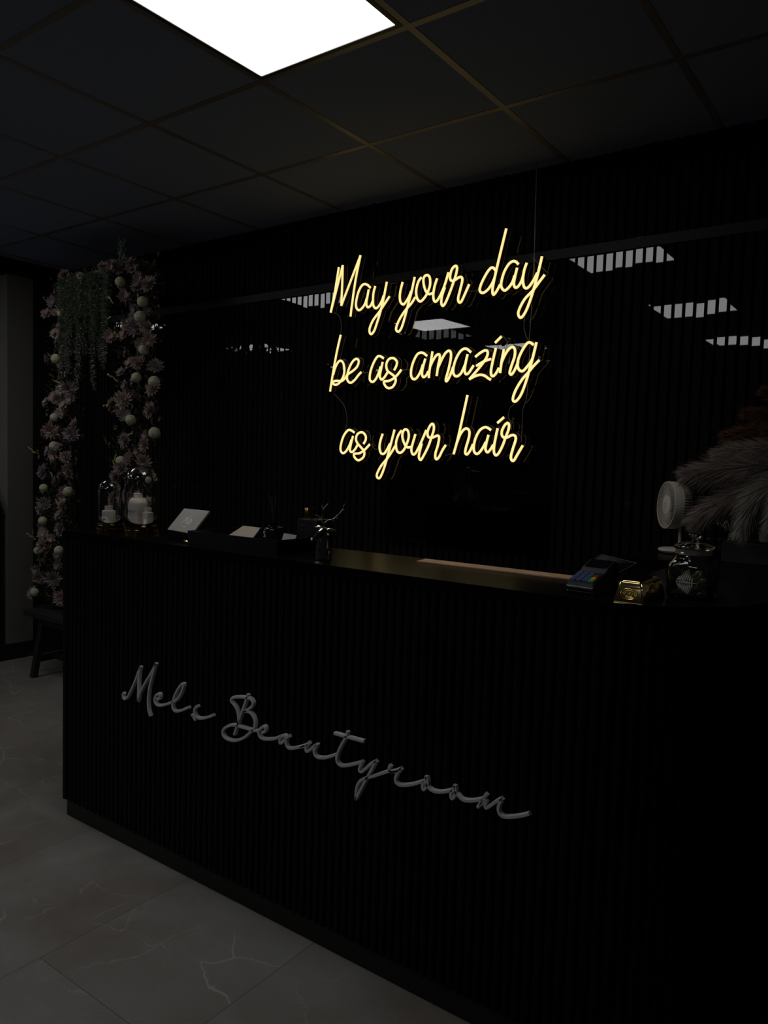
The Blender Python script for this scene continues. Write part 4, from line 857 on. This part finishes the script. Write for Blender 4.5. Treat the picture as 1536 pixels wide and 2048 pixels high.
for rx, rz, rr in ((0.0175, 0.0125, 0.0013), (0.0135, 0.0088, 0.0008)):
    tube(bm, [gp(rx * math.cos(a * math.pi / 16), 0.0235 + rz * math.sin(a * math.pi / 16)) for a in range(33)], rr, 6)
text_like = [[(-0.010, 0.021), (-0.007, 0.027), (-0.004, 0.021), (-0.001, 0.026)], [(0.001, 0.021), (0.003, 0.027), (0.006, 0.022), (0.009, 0.026)], [(-0.006, 0.0175), (-0.002, 0.0185), (0.003, 0.0170), (0.007, 0.0185)]]
for s in text_like: tube(bm, [gp(*p) for p in catmull(s, 4)], 0.0011, 6)
new_obj('embossed_oval', bm, M_gold, gb, smooth='all')

# ------------------------------------------------------------------ lidded glass jar
jr = thing('glass_jar', 'lidded clear glass jar with an etched leaf at the rounded counter end', 'jar', (-0.444, 1.834, ZT), math.radians(-4))
def jsq(a, z):
    k = 0.85 if z < 0.078 else max(0.0, 0.85 * (1 - (z - 0.078) / 0.022))
    a = a - math.radians(0)
    return 1.0 / max(abs(math.cos(a)), abs(math.sin(a))) ** k
ro = [(0, 0.0), (0.040, 0.0), (0.0455, 0.004), (0.0465, 0.012), (0.0465, 0.072), (0.0455, 0.078), (0.043, 0.084), (0.040, 0.092), (0.0400, 0.112)]
ri = [(0.0370, 0.112), (0.0370, 0.093), (0.0400, 0.083), (0.0425, 0.076), (0.0435, 0.070), (0.0435, 0.012), (0.040, 0.007), (0, 0.006)]
bm = BM(); lathe(bm, ro + ri, 64, squash=jsq); new_obj('vessel', bm, M_glass, jr, smooth='all')
bm = BM(); lathe(bm, [(0, 0.1145), (0.034, 0.1145), (0.0345, 0.1135), (0.0440, 0.1135), (0.0450, 0.117), (0.0430, 0.121), (0.030, 0.126), (0.012, 0.129), (0.0065, 0.131), (0.0065, 0.137), (0.0135, 0.140), (0.0145, 0.146), (0.0110, 0.150), (0, 0.151)], 56)
new_obj('lid', bm, M_glass, jr, smooth='all')
bm = BM(); lathe(bm, [(0.0373, 0.100), (0.0385, 0.100), (0.0385, 0.1125), (0.0373, 0.1125), (0.0373, 0.100)], 48); 
new_obj('seal_ring', bm, mat('frosted_seal', (0.35, 0.34, 0.32), rough=0.4), jr, smooth=True)
# etched leaf on the face turned to the viewer's left
bm = BM()
for k in range(-7, 8):
    if k == 0: continue
    sgn = 1 if k > 0 else -1; kk = abs(k)
    v0 = Vector((-0.028 + kk * 0.0058, -0.0474, 0.040)); d = Vector((0.75 - 0.09 * kk, 0, sgn * 1.0))
    leafblade(bm, v0, d, Vector((0, -1, 0)), (0.018, 0.026, 0.030, 0.030, 0.026, 0.020, 0.013)[kk - 1], 0.0020, 0, 0.0)
leafblade(bm, Vector((-0.026, -0.0474, 0.040)), Vector((1, 0, 0)), Vector((0, -1, 0)), 0.054, 0.0024, 0, 0.0)
for v in bm.verts: v.co.y = -0.0472
o = new_obj('etched_leaf', bm, mat('etched_glass', (0.42, 0.42, 0.40), rough=0.6), jr)
bm = BM()
for k in range(26):
    c = Vector((R.uniform(-0.026, 0.026), R.uniform(-0.026, 0.026), 0.012 + 0.046 * R.random()))
    b2 = BM(); bmesh.ops.create_icosphere(b2, subdivisions=1, radius=1)
    rot = Matrix.Rotation(R.uniform(0, 6), 3, Vector((R.random(), R.random(), R.random() + .1)).normalized())
    for v in b2.verts: v.co = rot @ Vector((v.co.x * 0.013, v.co.y * 0.0075, v.co.z * 0.0075)) + c
    me = bpy.data.meshes.new('t'); b2.to_mesh(me); b2.free(); bm.from_mesh(me); bpy.data.meshes.remove(me)
sw = new_obj('wrapped_sweets', bm, mat('olive_wrapper', (0.19, 0.175, 0.085), rough=0.3, noise=(50, 0.8)))
sw.location = jr.location.copy(); tag(sw, 'dark olive wrapped sweets inside the lidded glass jar', 'sweets'); sw['kind'] = 'stuff'

# ------------------------------------------------------------------ desk fan
fn = thing('desk_fan', 'round white desk fan facing left on the back cabinet', 'fan', (-0.745, 2.80, ZT))
M_blade = mat('grey_fan_blade', (0.16, 0.15, 0.13), rough=0.5)
M_fan = mat('white_fan_plastic', (0.66, 0.60, 0.52), rough=0.45)
bm = BM(); lathe(bm, [(0, 0), (0.040, 0), (0.052, 0.004), (0.056, 0.010), (0.055, 0.015), (0.046, 0.018), (0, 0.019)], 48); new_obj('base', bm, M_fan, fn, smooth=True)
bm = BM(); tube(bm, [(0.012, 0.018, 0.016), (0.012, 0.018, 0.13)], 0.0065, 14); new_obj('pole', bm, M_fan, fn, smooth=True)
ax = Vector((-0.797, -0.605, 0.03)).normalized(); HC = Vector((-0.004, -0.02, 0.170))
q_ = ax.to_track_quat('Z', 'Y').to_matrix().to_4x4(); MT = Matrix.Translation(HC) @ q_
def fanpart(name, bm, m, smooth='all', parent=fn):
    bmesh.ops.transform(bm, matrix=MT, verts=bm.verts[:]); return new_obj(name, bm, m, parent, smooth=smooth)
rF = 0.083
bm = BM(); lathe(bm, [(rF - 0.003, 0.030), (rF, 0.030), (rF + 0.001, 0.027), (rF, -0.004), (rF - 0.004, -0.005), (rF - 0.004, 0.026), (rF - 0.003, 0.030)], 72); fanpart('rim', bm, M_fan, True)
bm = BM()
for k in range(54):
    a = 2 * math.pi * k / 54
    pts = [(rr * math.cos(a + tw), rr * math.sin(a + tw), zz) for rr, tw, zz in ((0.022, 0, 0.024), (0.04, 0.10, 0.027), (0.06, 0.26, 0.0285), (rF - 0.003, 0.46, 0.0285))]
    tube(bm, pts, 0.0010, 4)
o = fanpart('front_grille', bm, M_fan)
bm = BM(); lathe(bm, [(0, 0.033), (0.020, 0.0315), (0.030, 0.0295), (0.034, 0.0285), (0.034, 0.022), (0, 0.021)], 40); fanpart('hub_cap', bm, M_fan, True)
bm = BM()
for dx in (-0.004, 0.005): 
    b2 = BM(); lathe(b2, [(0, 0.0328), (0.0022, 0.0328), (0.0022, 0.0335), (0, 0.0335)], 10, cx=0.001, cy=dx); me = bpy.data.meshes.new('t'); b2.to_mesh(me); b2.free(); bm.from_mesh(me); bpy.data.meshes.remove(me)
fanpart('hub_mark', bm, M_ink, False)
bm = BM()
for k in range(52):
    a = 2 * math.pi * k / 52
    pts = [(rr * math.cos(a), rr * math.sin(a), zz) for rr, zz in ((rF - 0.002, -0.003), (rF - 0.006, -0.022), (rF - 0.014, -0.034), (0.05, -0.041), (0.02, -0.044))]
    tube(bm, pts, 0.0015, 4)
fanpart('rear_cage', bm, M_fan)
bm = BM(); lathe(bm, [(0, -0.055), (0.020, -0.053), (0.026, -0.045), (0.026, -0.020), (0, -0.018)], 32); fanpart('motor', bm, M_fan, True)
for k in range(5):
    bm = BM(); n = 8; rows = []
    for i in range(n + 1):
        a = 2 * math.pi * k / 5 + 1.0 * i / n; rows.append([bm.verts.new((rr * math.cos(a + rr * 4), rr * math.sin(a + rr * 4), 0.014 - 0.020 * i / n)) for rr in (0.018, 0.04, 0.06, 0.075)])
    for u, v in zip(rows, rows[1:]):
        for i in range(3): bm.faces.new((u[i], u[i + 1], v[i + 1], v[i]))
    bmesh.ops.solidify(bm, geom=bm.faces[:], thickness=0.0012)
    fanpart('blade', bm, M_blade)

# ------------------------------------------------------------------ pampas grass
M_plw = mat('blush_pampas_plume', (0.36, 0.29, 0.26), rough=0.9, sheen=0.3)
M_plc = mat('cream_pampas_plume', (0.36, 0.34, 0.29), rough=0.9, sheen=0.3)
M_plb = mat('rust_pampas_plume', (0.17, 0.075, 0.035), rough=0.9)
pg = thing('pampas_bouquet', 'bushy bouquet of blush, cream and rust pampas plumes on the right', 'pampas grass', (-0.30, 2.78, ZT))
PO = Vector((-0.30, 2.78, ZT))
bm = BM(); lathe(bm, [(0, 0), (0.05, 0), (0.07, 0.03), (0.065, 0.09), (0.035, 0.14), (0.03, 0.16), (0.034, 0.17), (0.026, 0.168), (0.026, 0.10), (0, 0.09)], 40)
new_obj('vase', bm, M_black, pg, smooth=True)
def plume(pts, m, L, n, seed, spread=1.0, wid=0.0009, t0=0.12):
    r = random.Random(seed); bm = BM()
    P = [Vector(p) - PO for p in catmull(pts, 6)]
    tube(bm, P, 0.0016, 5)
    N = len(P) - 1
    for k in range(n):
        t = t0 + (1 - t0) * r.random() ** 0.85; f = t * N; i = min(int(f), N - 1); p = P[i].lerp(P[i + 1], f - i); tg = (P[i + 1] - P[i]).normalized()
        s = tg.orthogonal().normalized(); b = tg.cross(s); a = r.uniform(0, 6.283)
        out = (s * math.cos(a) + b * math.sin(a))
        d = (tg * r.uniform(0.9, 1.6) + out * r.uniform(0.35, 0.95) * spread).normalized()
        l = L * r.uniform(0.5, 1.0) * (0.55 + 0.45 * math.sin(math.pi * min(1, t * 1.02)))
        w = d.cross(Vector((r.uniform(-1, 1), r.uniform(-1, 1), r.uniform(-1, 1))))
        w = w.normalized() * wid
        droop = Vector((0, 0, -1)) * l * 0.10
        v = [bm.verts.new(p + w), bm.verts.new(p - w), bm.verts.new(p + d * l * 0.55 - w * 0.8 + droop * 0.3), bm.verts.new(p + d * l * 0.55 + w * 0.8 + droop * 0.3), bm.verts.new(p + d * l + droop)]
        bm.faces.new((v[0], v[1], v[2], v[3])); bm.faces.new((v[3], v[2], v[4]))
    new_obj('plume', bm, m, pg)
V0 = (-0.30, 2.78, 1.27)
plume([V0, (-0.33, 2.74, 1.40), (-0.43, 2.66, 1.425), (-0.55, 2.62, 1.415), (-0.645, 2.60, 1.395)], M_plw, 0.142, 4420, 1, 0.9)
plume([V0, (-0.34, 2.73, 1.37), (-0.44, 2.66, 1.37), (-0.55, 2.63, 1.315), (-0.625, 2.62, 1.255)], M_plw, 0.135, 4080, 2, 0.9)
plume([V0, (-0.32, 2.72, 1.36), (-0.38, 2.62, 1.385), (-0.45, 2.58, 1.33), (-0.482, 2.56, 1.235)], M_plc, 0.115, 4080, 3, 0.8)
plume([V0, (-0.33, 2.74, 1.43), (-0.41, 2.68, 1.47), (-0.50, 2.66, 1.475), (-0.565, 2.65, 1.465)], M_plw, 0.115, 3060, 4, 0.8)
plume([V0, (-0.29, 2.70, 1.38), (-0.33, 2.60, 1.40), (-0.37, 2.56, 1.34), (-0.395, 2.55, 1.26)], M_plc, 0.115, 3060, 5, 0.8)
plume([V0, (-0.31, 2.75, 1.42), (-0.36, 2.70, 1.46), (-0.42, 2.68, 1.45)], M_plc, 0.121, 2550, 9, 0.9)
plume([V0, (-0.33, 2.79, 1.45), (-0.42, 2.76, 1.52), (-0.50, 2.74, 1.535), (-0.565, 2.73, 1.525)], M_plb, 0.098, 2850, 6, 0.9)
plume([V0, (-0.33, 2.80, 1.46), (-0.40, 2.78, 1.56), (-0.46, 2.76, 1.59), (-0.515, 2.75, 1.60)], M_plb, 0.083, 2470, 7, 0.9)
plume([V0, (-0.32, 2.80, 1.48), (-0.37, 2.78, 1.58), (-0.43, 2.77, 1.64), (-0.465, 2.76, 1.665)], M_plb, 0.083, 2470, 8, 0.8)
plume([V0, (-0.30, 2.79, 1.48), (-0.32, 2.77, 1.58), (-0.36, 2.76, 1.66), (-0.39, 2.75, 1.70)], M_plb, 0.090, 2470, 10, 0.9)
plume([V0, (-0.31, 2.77, 1.45), (-0.37, 2.74, 1.52), (-0.44, 2.72, 1.53)], M_plb, 0.105, 2470, 11, 0.9)

# ------------------------------------------------------------------ black riser with small pots
new_riser = tag(new_obj('display_riser', boxbm(-0.56, -0.34, 2.66, 2.86, ZT, ZT + 0.066, bev=0.002), mat('black_riser', (0.010, 0.010, 0.010), rough=0.5)), 'low black display block on the back cabinet under the pampas plumes', 'display block')
# the bouquet's vase stands behind the block
pg.location = (-0.26, 2.93, ZT)
for ch in pg.children:
    if ch.name.startswith('plume'): ch.location = PO - Vector((-0.26, 2.93, ZT))
bm = BM(); lathe(bm, [(0, 0), (0.014, 0), (0.020, 0.006), (0.0215, 0.020), (0.018, 0.034), (0.0165, 0.036), (0.0150, 0.034), (0.017, 0.02), (0.014, 0.008), (0, 0.006)], 36)
tag(new_obj('ceramic_pot', bm, mat('beige_ceramic', (0.33, 0.25, 0.18), rough=0.5), smooth=True, loc=(-0.508, 2.725, ZT + 0.066)), 'small beige ceramic pot on the black block below the cream plume', 'pot')
bm = BM(); lathe(bm, [(0, 0), (0.012, 0), (0.020, 0.005), (0.0225, 0.018), (0.0215, 0.031), (0.0195, 0.033), (0.0185, 0.030), (0.019, 0.016), (0.012, 0.007), (0, 0.006)], 36)
tag(new_obj('ceramic_pot', bm, mat('white_ceramic', (0.55, 0.53, 0.48), rough=0.2), smooth=True, loc=(-0.438, 2.715, ZT + 0.066)), 'small white ceramic pot on the black block at the right edge', 'pot')
on = thing('silver_ornament', 'small shiny silver spiky ornament beside the beige pot under the plumes', 'ornament', (-0.540, 2.672, ZT + 0.066)); on.scale = (1.35, 1.35, 1.45)
bm = BM(); lathe(bm, [(0, 0), (0.008, 0), (0.009, 0.003), (0.003, 0.008), (0.003, 0.020), (0, 0.021)], 16); new_obj('stem', bm, M_chrome, on, smooth=True)
bm = BM()
rr_ = random.Random(3)
for k in range(9):
    a = k * 0.75; l = 0.022 + 0.008 * (k % 3)
    tube(bm, catmull([(0, 0, 0.018), (0.012 * math.cos(a), 0.010 * math.sin(a), 0.028), (l * math.cos(a), l * 0.6 * math.sin(a), 0.040 + 0.012 * ((k * 7) % 4) / 3)], 4), [0.005] * 4 + [0.0045] * 4 + [0.003], 8)
bmesh.ops.recalc_face_normals(bm, faces=bm.faces[:])
new_obj('spikes', bm, mat('silver', (0.85, 0.84, 0.82), rough=0.22, metal=1.0), on, smooth='all')
